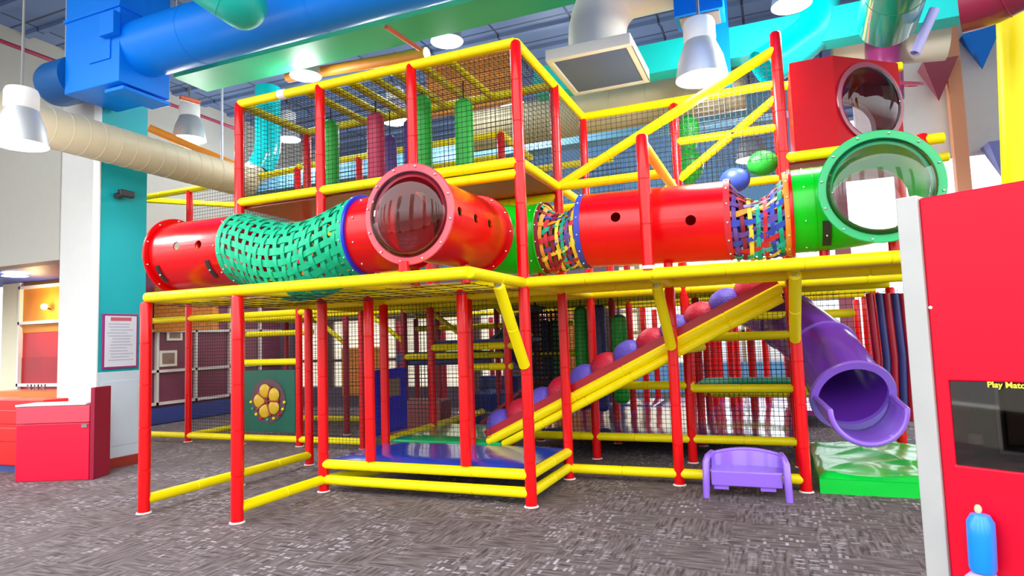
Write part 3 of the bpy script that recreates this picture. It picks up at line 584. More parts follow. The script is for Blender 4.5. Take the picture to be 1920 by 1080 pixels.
for k, (px, py, m, l) in enumerate(((1430, 306, BGRN, 'green round pad above the right woven tube'), (1378, 338, mat('ball_blue', (.03, .08, .5), .4), 'blue round pad beside the green pad above the woven tube'))):
    c = at(px, py, y=3.1); tag(MB().sphere(c, .17, 20, (1, .6, .85)).build('round_pad', m), l, 'pad')

# ------------------------------------------------------------------ ball ramp
t = thing('climbing_ramp', 'sloping yellow-edged ramp with red and violet domes climbing to the middle level', 'climbing ramp', (1.45, 3.0, .3))
A0, A1 = Vector((1.40, 2.52, .37)), Vector((4.78, 2.52, 2.03)); rd = (A1 - A0)
rail(A0, A1, r=.055, name='side_rail', par=t); rail(A0 + Vector((.2, 0, -.03)), A1 + Vector((0, 0, -.10)), r=.05, name='side_rail', par=t)
rail(A0 + Vector((0, 1.0, 0)), A1 + Vector((0, 1.0, 0)), r=.05, name='side_rail', par=t)
up = Vector((-rd.z, 0, rd.x)).normalized()
def slab(a, b, y0, y1, h0, h1, name, m):
    vs = [a + Vector((0, y, 0)) + up * h for y in (y0, y1) for h in (h0, h1)] + [b + Vector((0, y, 0)) + up * h for y in (y0, y1) for h in (h0, h1)]
    return MB().add(vs, [(0, 1, 3, 2), (4, 6, 7, 5), (0, 4, 5, 1), (2, 3, 7, 6), (0, 2, 6, 4), (1, 5, 7, 3)]).build(name, m, t, smooth=False)
slab(A0, A1, .04, .96, .02, .07, 'ramp_board', NAVY); slab(A0, A1, .02, .06, .03, .14, 'edge_pad', DRED)
for k in range(12):
    u = (k + .35) / 12.2; c = A0 + rd * u + Vector((0, .36, 0)) + up * .10; mb = MB(); n = 20
    mb.lathe([(.20, 0), (.20, .04)] + [(.20 * math.cos(a), .04 + .18 * math.sin(a)) for a in [PI / 2 * q / 7 for q in range(1, 8)]], c, up, n)
    mb.build('dome', DOMB if k % 2 == 0 else DOMR, t)

# ------------------------------------------------------------------ purple tube slide
t = thing('tube_slide', 'purple plastic tube slide curving down to its open mouth above the green mat', 'slide', (5.4, 3.0, .17))
M0 = at(1598, 742, y=2.95); M1 = at(1545, 660, y=3.75); M2 = at(1480, 605, y=4.6); M3 = at(1420, 572, y=5.5)
def bez(P, n=24):
    out = []
    P = [P[0] * 2 - P[1]] + P + [P[-1] * 2 - P[-2]]
    for i in range(1, len(P) - 2):
        for q in range(n // 3):
            u = q / (n // 3); a, b, c, d = P[i - 1:i + 3]; out.append(.5 * ((2 * b) + (-a + c) * u + (2 * a - 5 * b + 4 * c - d) * u * u + (-a + 3 * b - 3 * c + d) * u ** 3))
    return out + [P[-2]]
SP = bez([M0, M1, M2, M3]); SR = .37
pipe(MB(), SP, SR, .016, 44).build('slide_tube', PURI, t)
sd = (M0 - SP[1]).normalized(); 
mo = flange('mouth_ring', M0 + sd * .005, sd, SR - .03, SR + .05, .05, PUR, t)
for k in (8, 16): flange('joint_ring', SP[k], (SP[k + 1] - SP[k - 1]), SR - .01, SR + .025, .03, PUR, t)
# scooped lip below the mouth
mb = MB(); n = 22; rows = 7; sx = sd.cross(Vector((0, 0, 1))).normalized(); vs = []
for q in range(rows + 1):
    u = q / rows; cc = M0 + Vector((sd.x, sd.y, 0)).normalized() * .42 * u + Vector((0, 0, -.10 * u)); rr = SR * (1 - .06 * u)
    for p in range(n + 1):
        a = PI * (1.0 + p / n); vs.append(cc + sx * (rr * math.cos(a)) + Vector((0, 0, rr * math.sin(a))) * (1 - .05 * u) + Vector((0, 0, .10 * u)) * 0)
mb.add(vs, [(q * (n + 1) + p, q * (n + 1) + p + 1, (q + 1) * (n + 1) + p + 1, (q + 1) * (n + 1) + p) for q in range(rows) for p in range(n)])
lo = mb.build('mouth_lip', PUR, t); sm = lo.modifiers.new('s', 'SOLIDIFY'); sm.thickness = .02
edge = [vs[q * (n + 1)] for q in range(rows + 1)] + [vs[rows * (n + 1) + p] for p in range(1, n + 1)] + [vs[q * (n + 1) + n] for q in range(rows - 1, -1, -1)]
MB().sweep(edge, .028, 12).build('lip_rim', PUR, t)
bolts(M0 + sd * .03, sd, SR + .03, 8, t)

# ------------------------------------------------------------------ activity panels and small inner pieces
t = thing('activity_panel', 'dark green play panel with a gold five-part flower spinner', 'activity panel', g(-2.5, 2.98, .2))
x0, x1, zz0, zz1, yy = -2.95 * G, -2.05 * G, .22, 1.22, 3 * G - .03
MB().box((x0, yy, zz0), (x1, yy + .03, zz1)).build('panel_board', DGRN, t, smooth=False, bevel=.008)
cx_, cz_ = (x0 + x1) / 2, .72
MB().lathe([(.001, 0), (.36, 0), (.36, .012), (.001, .012)], (cx_, yy, cz_), (0, -1, 0), 36).build('spinner_disc', mat('smoky_disc', (.14, .07, .09), .3), t)
for k in range(5):
    a = PI / 2 + 2 * PI * k / 5 + .3; c = Vector((cx_ + .17 * math.cos(a), yy - .03, cz_ + .17 * math.sin(a)))
    MB().sphere(c, .115, 14, (1, .25, 1)).build('petal', GOLD, t)
    a += PI / 5; MB().sweep([(cx_, yy - .045, cz_), (cx_ + .25 * math.cos(a), yy - .03, cz_ + .25 * math.sin(a))], [.012, .022], 8).build('spoke', WOOD, t)
for k in range(9):
    a = PI * 1.02 + PI * .96 * k / 8; MB().sphere((cx_ + .35 * math.cos(a), yy - .02, cz_ + .30 * math.sin(a)), .026, 10).build('bead', [YEL, NGRN, YEL, REDP, NGRN, YEL, REDP, YEL, YEL][k], t)
t = thing('activity_panel', 'bright blue play panel with a square grey window inside the frame', 'activity panel', (-.34, 3.0, .34))
o = MB().box((-.36, 2.62, .36), (-.33, 3.5, 1.24)).build('panel_board', BLUP, t, smooth=False)
boolcut(o, MB().box((-.45, 2.9, .85), (-.2, 3.35, 1.1)).build('cutter', BLUP, smooth=False))
MB().box((-.352, 2.9, .85), (-.344, 3.35, 1.1)).build('window_pane', mat('grey_tan_pane', (.30, .25, .18), .3), t, smooth=False)
t = thing('foam_steps', 'dark blue foam step block deep inside the frame', 'steps', (0, 6.3, 0))
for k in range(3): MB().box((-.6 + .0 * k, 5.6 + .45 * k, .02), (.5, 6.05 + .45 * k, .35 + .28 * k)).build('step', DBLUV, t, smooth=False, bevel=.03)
tag(MB().box((-1.6, 4.8, .0), (-.5, 5.2, .62)).build('foam_block', mat('dusty_rose_vinyl', (.30, .07, .07), .4), smooth=False, bevel=.03), 'dusty rose foam block on the floor behind the inner rails', 'foam block')
t = thing('climbing_baffle', 'zigzag stack of perforated dark boards and red net beside the inner posts', 'climbing baffle', (1.0, 4.4, .3))
for k, (za, zb, xa, xb, m) in enumerate(((.35, 1.0, .45, 1.35, DRED), (1.0, 1.5, 1.35, .75, NAVY), (1.6, 2.1, .65, 1.3, DGRN))):
    o = MB().add([(xa, 4.3, za), (xa, 5.0, za), (xb, 5.0, zb), (xb, 4.3, zb), (xa + .03, 4.3, za - .03), (xa + .03, 5, za - .03), (xb + .03, 5, zb - .03), (xb + .03, 4.3, zb - .03)], [(0, 1, 2, 3), (7, 6, 5, 4), (0, 3, 7, 4), (1, 5, 6, 2), (0, 4, 5, 1), (3, 2, 6, 7)]).build('baffle_board', m, t, smooth=False)
net([(1.35, 4.3, .6), (1.8, 4.3, .6), (1.8, 4.3, 2.0), (1.35, 4.3, 2.0)], cell=.07, w=.02, name='baffle_net', par=t)
tag(MB().box((-1.4, 4.9, .3 + .9), (.4, 5.0, 1.42)).build('padded_beam', NAVY, smooth=False, bevel=.02), 'navy padded beam across the inside of the frame', 'padded beam')
t = thing('tube_slide', 'teal vertical spiral tube on the upper left with a white curved foot', 'slide', (-1.9, 5.0, 3.2))
tp = [at(502, 165, y=4.9), at(502, 235, y=4.9), at(500, 285, y=4.85), at(486, 318, y=4.75), at(462, 335, y=4.6)]
pipe(MB(), bez(tp[:4]), .24, .014, 32).build('slide_tube', TEAL, t); pipe(MB(), [tp[3] + (tp[3] - tp[4]) * .1, tp[4], tp[4] * 2 - tp[3]], .235, .014, 32).build('curved_foot', CRM, t)
# ladder of hanging strips on the right
for k, (px, m, l) in enumerate(((1630, DRED, 'red'), (1648, BGNAV, 'navy'), (1662, DRED, 'crimson'), (1678, BGNAV, 'dark blue'), (1692, DRED, 'dark red'))):
    a, b = at(px, 550, y=4.2), at(px + 18, 790, y=4.2)
    tag(MB().sweep([a, (a + b) / 2 + Vector((.03, 0, 0)), b], .045, 10).build('foam_pole', m), ['red padded foam pole hanging leftmost beside the white machine edge', 'navy padded foam pole next to the leftmost red one', 'crimson padded foam pole third in the hanging row', 'dark blue padded foam pole fourth in the hanging row', 'dark red padded foam pole nearest the red machine'][k], 'foam pole', 'foam poles by the purple slide')

# ------------------------------------------------------------------ purple toddler bench
t = thing('toddler_bench', 'small purple plastic toddler bench in front of the yellow base rail', 'bench', (4.34, 2.15, 0))
bx0, bx1, by0, by1 = 3.985, 4.71, 1.98, 2.33
for s, x in ((1, bx0), (-1, bx1)):
    fl = -s * .02
    MB().sweep([(x + fl * .5, by0 + .0, .0), (x + fl * .3, by0 + .005, .12), (x + s * .0, by0 + .015, .34), (x + s * .015, by0 + .05, .385), (x + s * .04, by1 - .12, .395)], [.032, .034, .034, .031, .028], 12).build('arm', PUR, t)
    MB().box((x + s * .01 - .012, by0 + .02, .08), (x + s * .01 + .012, by1 - .03, .38)).build('side_panel', PUR, t, smooth=False, bevel=.008)
    MB().sweep([(x + fl, by1 - .02, 0), (x, by1 - .03, .3)], .024, 10).build('leg', PUR, t)
mb = MB(); n = 20; vs = []
for q in range(n + 1):
    u = q / n; x = bx0 + .03 + (bx1 - bx0 - .06) * u; bul = math.sin(PI * u) ** .45; y = by1 - .12 + .10 * bul
    zt = .375 + .04 * math.sin(PI * u)
    vs += [(x, y, .22), (x, y + .025, .22), (x, y + .025 + .03, zt), (x, y + .03, zt)]
mb.add(vs, [(q * 4 + e, q * 4 + (e + 1) % 4, q * 4 + 4 + (e + 1) % 4, q * 4 + 4 + e) for q in range(n) for e in range(4)] + [(0, 1, 2, 3), (n * 4 + 3, n * 4 + 2, n * 4 + 1, n * 4)]); mb.build('backrest', PUR, t, ang=50)
MB().sweep([((vs[q * 4 + 2][0] + vs[q * 4 + 3][0]) / 2, (vs[q * 4 + 2][1] + vs[q * 4 + 3][1]) / 2, vs[q * 4 + 2][2]) for q in range(n + 1)], .019, 10).build('top_rim', PUR, t)
MB().box((bx0 + .03, by0 + .03, .235), (bx1 - .03, by1 - .02, .26)).build('seat', PUR, t, smooth=False, bevel=.008)
MB().box((bx0 + .04, by0 + .02, .115), (bx1 - .04, by0 + .05, .255)).build('apron', PUR, t, smooth=False, bevel=.01)
for x in (bx0 + .12, bx1 - .18): MB().box((x - .06, by0 + .04, .075), (x + .08, by0 + .3, .115)).build('underbrace', PUR, t, smooth=False, bevel=.006)
# ------------------------------------------------------------------ ducts and ceiling pieces
t = thing('duct_plenum', 'large bright blue rectangular duct box hanging near the turquoise column', 'duct box', (-3.3, 1.2, 5.0))
MB().box((-3.85, .80, 5.03), (-2.80, 1.54, 6.02)).box((-3.85, .80, 6.04), (-2.80, 1.54, CEIL - .07)).build('duct_body', BLU, t, smooth=False, bevel=.012)
MB().box((-3.87, .78, 6.01), (-2.78, 1.56, 6.05)).build('seam_flange', BLU, t, smooth=False)
MB().box((-3.35, .78, 5.35), (-2.95, .80, 5.75)).build('access_panel', BLU, t, smooth=False, bevel=.006)
MB().box((-3.05, .70, 5.62), (-2.78, .80, 5.92)).build('actuator_box', BLU, t, smooth=False, bevel=.01)
MB().box((-3.15, .86, 4.95), (-2.80, 1.55, 5.0)).build('bottom_flange', BLU, t, smooth=False, bevel=.01)
def ductx(name, label, path, r, m, cat='duct', rings=0, n=36, par=None, tube=None):
    t = thing(name, label, cat, path[0]); pipe(MB(), path, r, .01, n).build('duct_shell', m, t)
    P = [Vector(p) for p in path]
    for k in range(rings):
        u = (k + .5) / rings * (len(P) - 1); i = min(int(u), len(P) - 2); c = P[i].lerp(P[i + 1], u - i); flange('seam_ring', c, P[i + 1] - P[i], r - .004, r + .004, .015, m, t)
    return t
c0 = at(292, 100, x=-2.7)
ductx('round_duct', 'thick bright blue round duct running from the blue box across the ceiling', [(-2.81, 1.17, c0.z + .05), (6.8, 1.17, c0.z + .05)], .365, BLU, rings=5, n=48)
tag(MB().sweep([(-4.5, 1.0, 5.33), (-4.45, 1.0, 5.33), (-4.38, 1.0, 5.33), (-4.3, 1.0, 5.33), (-3.85, 1.0, 5.33)], [.12, .22, .28, .30, .30], 36).build('duct_stub', mat('deep_blue_paint', (.0, .11, .38), .4)), 'dark blue stub duct behind the left of the blue box', 'duct')
ductx('round_duct', 'beige spiral duct sloping past the turquoise column on the left', [(-3.46, -1.9, 4.4), (-3.46, 3.6, 4.4)], .255, BEI, rings=26)
ductx('round_duct', 'turquoise duct elbow hanging at the top left in front of the blue duct', bez([Vector((at(270, -260, d=6.6).x, at(270, -260, d=6.6).y, CEIL - .08)), at(270, -220, d=6.6), at(310, -120, d=6.6), at(370, -50, d=6.6), at(440, 0, d=6.7), at(458, 12, d=6.9)]), .25, mat('sea_green_paint', (.0, .50, .42), .5), rings=2)
ductx('round_duct', 'long beige round duct behind the frame under the turquoise beam', [(.0, 5.2, 5.2), (4.5, 5.2, 5.2)], .34, BEI, rings=8)
if 0: ductx('round_duct', 'cream round duct crossing the upper right below the blue ceiling', [(5.0, 6.2, 6.05), (7.0, 6.2, 6.05)] , .38, CRM, rings=1)
ductx('round_duct', 'cream horizontal duct ending at the orange column on the upper right', [at(1560, 95, y=5.2), at(1775, 75, y=5.2)], .26, CRM)
ductx('round_duct', 'shiny turquoise curved duct at the top right behind the tall red post', bez([at(1430, 130, d=8.2), at(1480, 95, d=8.2), at(1525, 50, d=8.2), at(1540, -50, d=8.2)]), .26, TEAL)
ductx('round_duct', 'fat glossy dark green duct hanging at the top right', bez([at(1664, 38, d=6.3), at(1674, 0, d=5.9), at(1690, -60, d=5.4), at(1710, -160, d=4.8)]), .27, mat('deep_teal_plastic', (.0, .30, .25), .12, coat=.6), rings=1)
ductx('round_duct', 'glossy maroon duct at the top right beside the yellow column', bez([at(1800, 10, d=4.6), at(1850, -5, d=4.5), at(1900, -30, d=4.4), at(1960, -60, d=4.4)]), .20, MAR, rings=1)
ductx('round_duct', 'vertical maroon pipe behind the red lookout cubicle', [at(1660, 190, d=8.5), at(1655, 70, d=8.5)], .22, mat('plum_plastic', (.30, .03, .16), .25, coat=.4))
ductx('thin_pipe', 'thin white and violet pipe slanting at the top right', [at(1715, 100, d=6), at(1752, 18, d=6)], .045, mat('pale_violet', (.45, .42, .85), .3), 'pipe')
tag(MB().lathe([(.22, -.02), (.30, -.02), (.30, .02), (.22, .02)], at(1685, 158, d=8.2), (0.2, -.3, 1), 32, closed=True).build('pipe_collar', MAR), 'maroon ring collar beside the red cubicle', 'pipe collar')
tag(MB().sweep([Vector((at(1909, 345, d=5.0).x, at(1909, 345, d=5.0).y, 0)), at(1909, 345, d=5.0), at(1895, -60, d=5.0)], .105, 24).build('yellow_column_pad', YEL), 'yellow padded column at the top right edge', 'padded column')
# cream ceiling diffuser with its elbow
t = thing('ceiling_diffuser', 'cream square air diffuser on a curved duct above the frame', 'air diffuser', (2.8, 3.0, 4.9))
q = [(2.40, 2.36), (3.38, 2.36), (3.44, 3.72), (2.20, 3.60)]; q = [(2.36, 2.40), (3.38, 2.40), (3.38, 3.62), (2.36, 3.62)]
M_ = None
fr = MB(); a, b, c, d = q
fr.box((2.36, 2.40, 4.88), (3.38, 2.47, 5.02)).box((2.36, 3.55, 4.88), (3.38, 3.62, 5.02)).box((2.36, 2.47, 4.88), (2.43, 3.55, 5.02)).box((3.31, 2.47, 4.88), (3.38, 3.55, 5.02)); fr.build('diffuser_frame', CRM, t, smooth=False, bevel=.01)
MB().box((2.43, 2.47, 4.90), (3.31, 3.55, 4.94)).build('diffuser_grille', mat('slate_grille', (.07, .12, .26), .4), t, smooth=False)
MB().box((2.46, 2.5, 4.96), (3.28, 3.52, 5.06)).build('diffuser_back', CRM, t, smooth=False)
pipe(MB(), [(2.87, 2.95, 5.02), (2.87, 2.95, 5.3)] + [(2.87 + .45 * (1 - math.cos(k * PI / 16)), 2.95, 5.3 + .55 * math.sin(k * PI / 16)) for k in range(1, 9)] + [(4.2, 2.95, 5.86)], .36, .01, 40).build('elbow_duct', CRM, t)
# blue hanging box and strap
t = thing('speaker_box', 'blue-framed dark vent box hanging above the big white lamp', 'vent box', at(1312, 20, d=7.4))
c = at(1312, 22, d=7.4); MB().box(c - Vector((.27, .2, .1)), c + Vector((.27, .2, .12))).build('box_frame', BLU, t, smooth=False, bevel=.01); MB().box(c - Vector((.22, .16, .115)), c + Vector((.22, .16, -.09))).build('box_grille', GREY, t, smooth=False)
c = at(1348, 60, d=8.4); tag(MB().box(c - Vector((.12, .1, .8)), (c.x + .12, c.y + .1, CEIL - .07)).build('blue_strut', BLU, smooth=False), 'vertical bright blue strut behind the big white lamp', 'strut')
# pipes and rods
def pipe1(label, a, b, r, m, cat='pipe', name='ceiling_pipe'): return tag(MB().sweep([a, b], r, 10).build(name, m), label, cat)
pipe1('thin red sprinkler pipe along the top of the left cream wall', (-6.2, -1.5, 6.5), (-6.2, 6, 6.5), .035, MAR)
pipe1('short red-orange pipe crossing under the green beam', at(724, 50, z=5.7), at(787, 92, z=5.7), .03, ORR)
pipe1('orange steel beam running under the back ceiling on the left', at(280, 240, d=11), at(445, 312, d=11.5), .07, ORG); pipe1('orange steel beam behind the left lamps', at(540, 145, d=11), at(800, 100, d=9.5), .09, ORG)
pipe1('thin orange pipe under the green beam beside the blue box', at(338, 182, z=5.6), at(374, 192, z=5.6), .04, ORR)
for k, (px, py, d) in enumerate(((416, 180, 9),)): c = at(px, 300, d=10.8); pipe1('thin pale hanger rod left of the frame', c, Vector((c.x, c.y, CEIL)), .02, mat('pale_rod', (.6, .6, .75), .4), 'rod', 'hanger_rod')
c = at(332, 38, d=8.4); pipe1('thin grey hanger rod above the blue round duct', c, Vector((c.x, c.y, CEIL)), .02, STEEL, 'rod', 'hanger_rod')
tag(MB().box(at(880, 140, d=12) - Vector((.9, .05, .7)), at(880, 140, d=12) + Vector((.9, .05, .5))).build('orange_wall_panel', OBRICK, smooth=False), 'orange brick panel seen through the roof rails', 'wall panel')
tag(MB().box((-7.5, 9.1, 3.3), (-3.9, 9.25, 5.0)).build('orange_balcony', mat('bright_orange', (.95, .33, .03), .5), smooth=False), 'orange balcony wall at the back left beyond the teal spiral tube', 'balcony')
for k, (px, py, m, l) in enumerate(((1838, 90, BLU, 'blue pyramid corbel on the white right wall'), (1757, 150, MAR, 'maroon pyramid corbel on the white right wall'), (1880, 300, mat('periwinkle', (.25, .3, .75), .5), 'periwinkle corbel low on the white right wall'))):
    c = at(px, py, y=8.98); tag(MB().add([c + Vector(v) * 1.0 for v in ((-.25, -.25, .3), (.3, -.25, .3), (.3, .23, .3), (-.25, .23, .3), (0, 0, -.4))], [(0, 1, 2, 3), (0, 4, 1), (1, 4, 2), (2, 4, 3), (3, 4, 0)]).build('wall_corbel', m, smooth=False), l, 'corbel')

# ------------------------------------------------------------------ lamps
def lamp(label, px, py, d, R, rod=True, grp='high-bay pendant lamps', en=110):
    c = at(px, py, d=d); t = thing('pendant_lamp', label, 'pendant lamp', c, grp)
    MB().lathe([(R, 0), (R * .97, .06 * R / .27), (R * .86, .22 * R / .27), (R * .60, .40 * R / .27), (R * .56, .42 * R / .27), (R * .55, .40 * R / .27), (R * .82, .2 * R / .27), (R * .95, .03 * R / .27)], c, n=36, closed=True).build('reflector', ALU, t)
    MB().lathe([(.001, .40 * R / .27), (R * .58, .40 * R / .27), (R * .62, .43 * R / .27), (R * .62, .60 * R / .27), (R * .56, .64 * R / .27), (.001, .64 * R / .27)], c, n=30).build('housing', WHT, t)
    MB().lathe([(.001, .01), (R * .965, .02), (R * .965, .035), (.001, .035)], c, n=36).build('lens', LENS, t)
    if rod: MB().sweep([c + Vector((0, 0, .64 * R / .27)), Vector((c.x, c.y, CEIL + .01))], .014, 8).build('rod', GREY, t)
    ld = bpy.data.lights.new('lamp_light', 'POINT'); ld.energy = en; ld.shadow_soft_size = R * .8; lo = bpy.data.objects.new('lamp_light', ld); COL.objects.link(lo); lo.location = c + Vector((0, 0, -R * .85))
lamp('large white-lensed pendant lamp hanging right of the cream diffuser', 1316, 148, 6.9, .275)
lamp('white pendant lamp at the far left edge in front of the beige duct', 38, 272, 6.6, .25, en=60)
lamp('small pendant lamp between the blue box and the first red top post', 355, 262, 11.5, .28)
lamp('pendant lamp under the green beam above the left roof rail', 573, 143, 10.2, .245, en=35); lamp('pendant lamp under the green beam above the right roof rail', 838, 78, 9.8, .25, en=35)
lamp('pendant lamp cut off by the top edge above the tall red post', 1484, 10, 7.0, .21); lamp('distant pendant lamp seen through the net below the left roof corner', 541, 262, 15, .28)
lamp('distant pendant lamp seen just left of the right front red post', 962, 197, 12.5, .25); lamp('distant pendant lamp beside the right side red posts', 1045, 262, 14, .26); lamp('distant pendant lamp hanging behind the sloping rails', 1410, 300, 12.5, .3); lamp('distant pendant lamp behind the purple bags', 742, 228, 13, .29)

# ------------------------------------------------------------------ left: column poster, speaker, counters, party room
t = thing('rules_poster', 'framed white notice with a red heading on the turquoise column', 'poster', (-3.89, 1.66, 1.75))
y0, y1, z0, z1 = 1.40, 1.93, 1.37, 2.14
MB().box((-3.9, y0, z0), (-3.875, y1, z1)).build('poster_frame', FRAMEM, t, smooth=False, bevel=.006); MB().box((-3.88, y0 + .03, z0 + .03), (-3.872, y1 - .03, z1 - .03)).build('poster_sheet', PAPER, t, smooth=False)
MB().box((-3.873, y0 + .11, z1 - .10), (-3.870, y1 - .11, z1 - .05)).build('heading_bar', PINKH, t, smooth=False)
mb = MB(); random.seed(3)
for k in range(13):
    z = z1 - .15 - k * .042; a = y0 + .06 + random.random() * .08; mb.box((-3.873, a, z), (-3.8705, y1 - .07 - random.random() * .12, z + .012))
mb.build('print_lines', INK, t, smooth=False)
t = thing('wall_camera', 'small black camera mounted high on the turquoise column', 'camera', (-3.85, 1.68, 3.95))
c = at(237, 364, x=-3.8); MB().box(c - Vector((.03, .12, .05)), c + Vector((.05, .10, .05))).build('camera_body', DARK, t, smooth=False, bevel=.015); MB().sweep([c + Vector((0, -.08, -.03)), c + Vector((0, -.16, -.06))], .045, 12).build('lens', DARK, t); MB().box(c - Vector((.1, .02, .02)), c + Vector((0, .02, .02))).build('mount', DARK, t, smooth=False)
t = thing('counter_cabinet', 'crimson counter cabinet with a white top beside the turquoise column', 'counter', (-3.9, .9, 0))
CM = Matrix.Translation((-4.33, .60, 0)) @ Matrix.Rotation(math.atan2(.36, .89), 4, 'Z')
MB().box((0, .005, .0), (.94, .34, .72), CM).build('cabinet_body', FRED, t, smooth=False, bevel=.01); MB().box((0, 0, .725), (.94, .34, .94), CM).build('upper_band', FREDT, t, smooth=False, bevel=.008)
MB().box((-.01, -.01, .945), (.90, .35, .97), CM).build('worktop', WHT, t, smooth=False, bevel=.006); MB().box((.945, .01, .0), (1.0, .34, 1.16), CM).build('end_panel', mat('dark_crimson', (.30, .0, .03), .4), t, smooth=False, bevel=.006); MB().box((.85, -.012, .66), (.92, .004, .70), CM).build('lock', GREY, t, smooth=False)
t = thing('counter_cabinet', 'bright red counter with two drawer lines at the far left edge', 'counter', (-5.2, 1.1, 0))
MB().box((-6.2, 1.0, .1), (-4.45, 1.33, .99)).build('cabinet_body', FRED2, t, smooth=False, bevel=.01)
for z in (.42, .66): MB().box((-6.2, .985, z), (-4.47, 1.0, z + .19)).build('drawer', FRED2, t, smooth=False, bevel=.01)
MB().box((-6.2, 1.04, 0), (-4.45, 1.33, .1)).build('plinth', NAVY, t, smooth=False)
tag(MB().box((-7.8, 2.2, .9), (-4.8, 2.6, 1.0)).build('bar_counter', mat('orange_top', (.85, .2, .03), .3), smooth=False), 'orange-red serving counter behind the opening', 'counter')
for k in range(3): c = at(55 + 13 * k, 735, y=2.4); tag(MB().lathe([(.001, 0), (.03, 0), (.035, .1), (.03, .1), (.001, .01)], (c.x, 2.4, 1.0), n=12).build('drinking_glass', PANE), ['leftmost clear glass on the orange counter', 'middle clear glass on the orange counter', 'rightmost clear glass on the orange counter'][k], 'glass', 'glasses on the orange counter')
# party room beyond
struct(MB().box(tuple(at(0, 720, y=3.6))[0:1] + (3.6, 0), (at(35, 530, y=3.6).x, 3.7, at(35, 530, y=3.6).z)).build('door_1', mat('cream_door', (.82, .78, .55), .5), smooth=False))
xa, xb = at(36, 600, y=3.6).x, at(118, 600, y=3.6).x - 1
struct(MB().box((xa, 3.65, 0), (xb + 1, 3.75, 1.55)).build('wall_party_low', mat('deep_red_wall', (.42, .0, .01), .4, var=.3, vscale=2), smooth=False))
struct(MB().box((xa, 3.65, 2.05), (xb + 1, 3.75, 3.6)).build('wall_party_high', mat('amber_wall', (.62, .22, .01), .5, var=.3, vscale=1), smooth=False))
struct(MB().box((xa, 3.66, 1.55), (xb + 1, 3.74, 2.05)).build('wall_party_mid', mat('red_wall', (.55, .01, .02), .4, var=.3, vscale=2), smooth=False))
m = MB()
for pz in (538, 605, 722): z = at(60, pz, y=3.6).z; m.box((xa - .02, 3.58, z - .03), (xb + 1, 3.66, z + .03))
m.box((xa - .03, 3.58, 0), (xa + .03, 3.66, 3.6)); struct(m.build('window_6', WHT, smooth=False))
struct(MB().box((-16, 1.7, 3.08), (-4.8, 3.9, 3.3)).build('ceiling_party', mat('royal_blue', (.02, .05, .35), .5), smooth=False))
c = at(83, 575, y=3.5); t = thing('wall_sconce', 'glowing warm wall lamp beyond the opening', 'wall lamp', c); MB().sphere(c, .06, 12).build('bulb', WARM, t); MB().sweep([c, c + Vector((.0, .12, -.05))], .015, 8).build('bracket', DARK, t)
ld = bpy.data.lights.new('warm_light', 'POINT'); ld.energy = 25; ld.color = (1, .7, .35); ld.shadow_soft_size = .1; lo = bpy.data.objects.new('warm_light', ld); COL.objects.link(lo); lo.location = c + Vector((0, -.2, 0))
c = at(28, 518, y=2.6); tag(MB().lathe([(.001, .08), (.1, .06), (.2, .0), (.001, -.01)], c, n=24).build('dome_lamp', LENS), 'white dome lamp on the blue party room ceiling', 'ceiling lamp')
for k, (px, py, s) in enumerate(((328, 625, .2), (316, 672, .22))):
    c = at(px, py, x=PX + .03); t = thing('picture_frame', ['upper left cream picture frame on the plum wall', 'lower cream picture frame on the plum wall', 'small cream picture frame behind the mullion'][k], 'picture frame', c)
    MB().box((PX, c.y - s, c.z - s * .8), (PX + .03, c.y + s, c.z + s * .8)).build('frame', CRM, t, smooth=False); MB().box((PX + .025, c.y - s * .7, c.z - s * .55), (PX + .035, c.y + s * .7, c.z + s * .55))  .build('picture', mat('picture_print', (.25, .16, .12), .5, var=.4), t, smooth=False)

# ------------------------------------------------------------------ red machine on the right
dv = ray(34, 665); dv.z = 0; dv.normalize(); P0 = at(1722, 372, z=2.02); P0 = Vector((P0.x, P0.y, 0)); nrm = Vector((-dv.y, dv.x, 0))
if nrm.dot(P0 - CAM) < 0: nrm = -nrm
def onp(px, py, off=0):
    r = ray(px, py); t_ = ((P0 + nrm * off) - CAM).dot(nrm) / r.dot(nrm); return CAM + r * t_
def ps(px, py): p = onp(px, py); return (p - P0).dot(-dv), p.z
MM = Matrix((( -dv.x, nrm.x, 0, P0.x), (-dv.y, nrm.y, 0, P0.y), (0, 0, 1, 0), (0, 0, 0, 1)))   # local x = towards the room front, y = into the machine
t = thing('game_machine', 'tall red machine cabinet with a metal edge and a dark window at the right', 'arcade machine', P0)
s0, za = ps(1778, 714); s1, zb = ps(1796, 873)
o = MB().box((0, 0, 0.0), (1.25, .6, 2.02), MM).build('cabinet_body', REDK, t, smooth=False, bevel=.006)
boolcut(o, MB().box((s0, -.1, zb), (1.05, .18, za), MM).build('cutter', REDK, smooth=False))
MB().box((-.065, -.012, 0), (.0, .05, 2.03), MM).build('edge_trim', mat('satin_trim', (.46, .46, .45), .45, metal=.2, var=.1), t, smooth=False, bevel=.004)
MB().box((s0 + .002, .165, zb), (1.045, .178, za), MM).build('window_back', SCRN, t, smooth=False); MB().box((s0 + .001, .008, zb + .001), (1.049, .012, za - .001), MM).build('window_pane', glass('smoked_glass', (.5, .48, .48), .06), t, smooth=False)
u0, v0 = ps(1832, 727); u1, v1 = ps(1848, 862)
MB().box((u0 + .01, .12, zb + .03), (u0 + .02, .16, za - .02), MM).box((u0 + .01, .12, zb + .03), (1.04, .16, zb + .04), MM).build('inner_frame', STEEL, t, smooth=False); sa, sb = ps(1805, 828); MB().box((sa - .015, .10, sb - .02), (sa + .02, .12, sb + .01), MM).build('coin_slot', WHT, t, smooth=False)
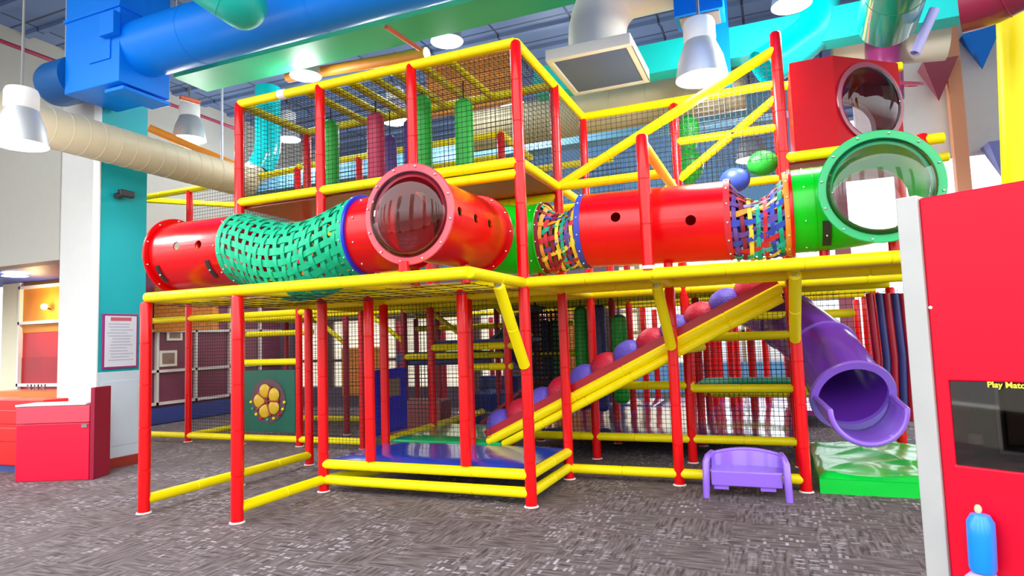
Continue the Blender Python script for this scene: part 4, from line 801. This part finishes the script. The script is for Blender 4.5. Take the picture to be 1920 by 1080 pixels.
MB().box((u0 + .03, .14, zb + .06), (1.0, .16, za - .1), MM).build('display_board', mat('taupe_board', (.20, .15, .12), .5, var=.4, vscale=5), t, smooth=False)
sa, sb = ps(1745, 577); MB().sphere(MM @ Vector((sa, -.002, sb)), .006, 10).build('screw', WHT, t)
tc = bpy.data.curves.new('lettering', 'FONT'); tc.body = 'Play Match'; tc.size = .024; tc.extrude = .001; tc.offset = .0005; to = bpy.data.objects.new('tmp', tc); COL.objects.link(to)
sa, sb = ps(1852, 727); dg = bpy.context.evaluated_depsgraph_get(); me = bpy.data.meshes.new_from_object(to.evaluated_get(dg)); bpy.data.objects.remove(to)
mb = MB(); mb.add([MM @ Vector((sa + v.co.x, -.003 - v.co.z, sb + v.co.y + .002)) for v in me.vertices], [tuple(p.vertices) for p in me.polygons]); mb.build('lettering', TXTY, t, smooth=False)
# blue grip in front of the machine
c = onp(1838, 1010, -.045); t = thing('water_bottle', 'bright blue rounded cylinder with a cream tip by the red machine', 'bottle', c)
zt, zb_ = onp(1838, 962, -.045).z, onp(1830, 1068, -.045).z; h = zt - zb_; rr = h * .21
MB().lathe([(.001, 0), (rr * .9, 0), (rr, h * .06), (rr * 1.02, h * .6), (rr * 1.0, h * .85), (rr * .7, h * .97), (.001, h)], (c.x, c.y, zb_), (.03, 0, 1), 24).build('bottle_body', BRT, t)
MB().sphere((c.x + .001, c.y, zt + h * .06), h * .06, 10, (1, 1, 1.4)).build('tip', PEACH, t); MB().lathe([(rr * .6, -h * .12), (rr * .7, 0), (rr * .6, .002)], (c.x, c.y, zb_), n=20).build('neck_band', DARK, t)
MB().sphere((c.x, c.y, zb_ - h * .32), rr * 1.6, 18).build('base_ball', LILAC, t)
sb_ = onp(1838, 1100, -.02); MB().sweep([(c.x, c.y, zb_ - h * .4), (c.x, c.y, 0.02)], rr * .5, 14).build('stand_pole', DARK, t); MB().lathe([(.001, .02), (rr * 2, .02), (rr * 2, 0), (.001, 0)], (c.x, c.y, 0), n=20).build('stand_base', DARK, t)
bpy.data.objects.remove(BOLT0)
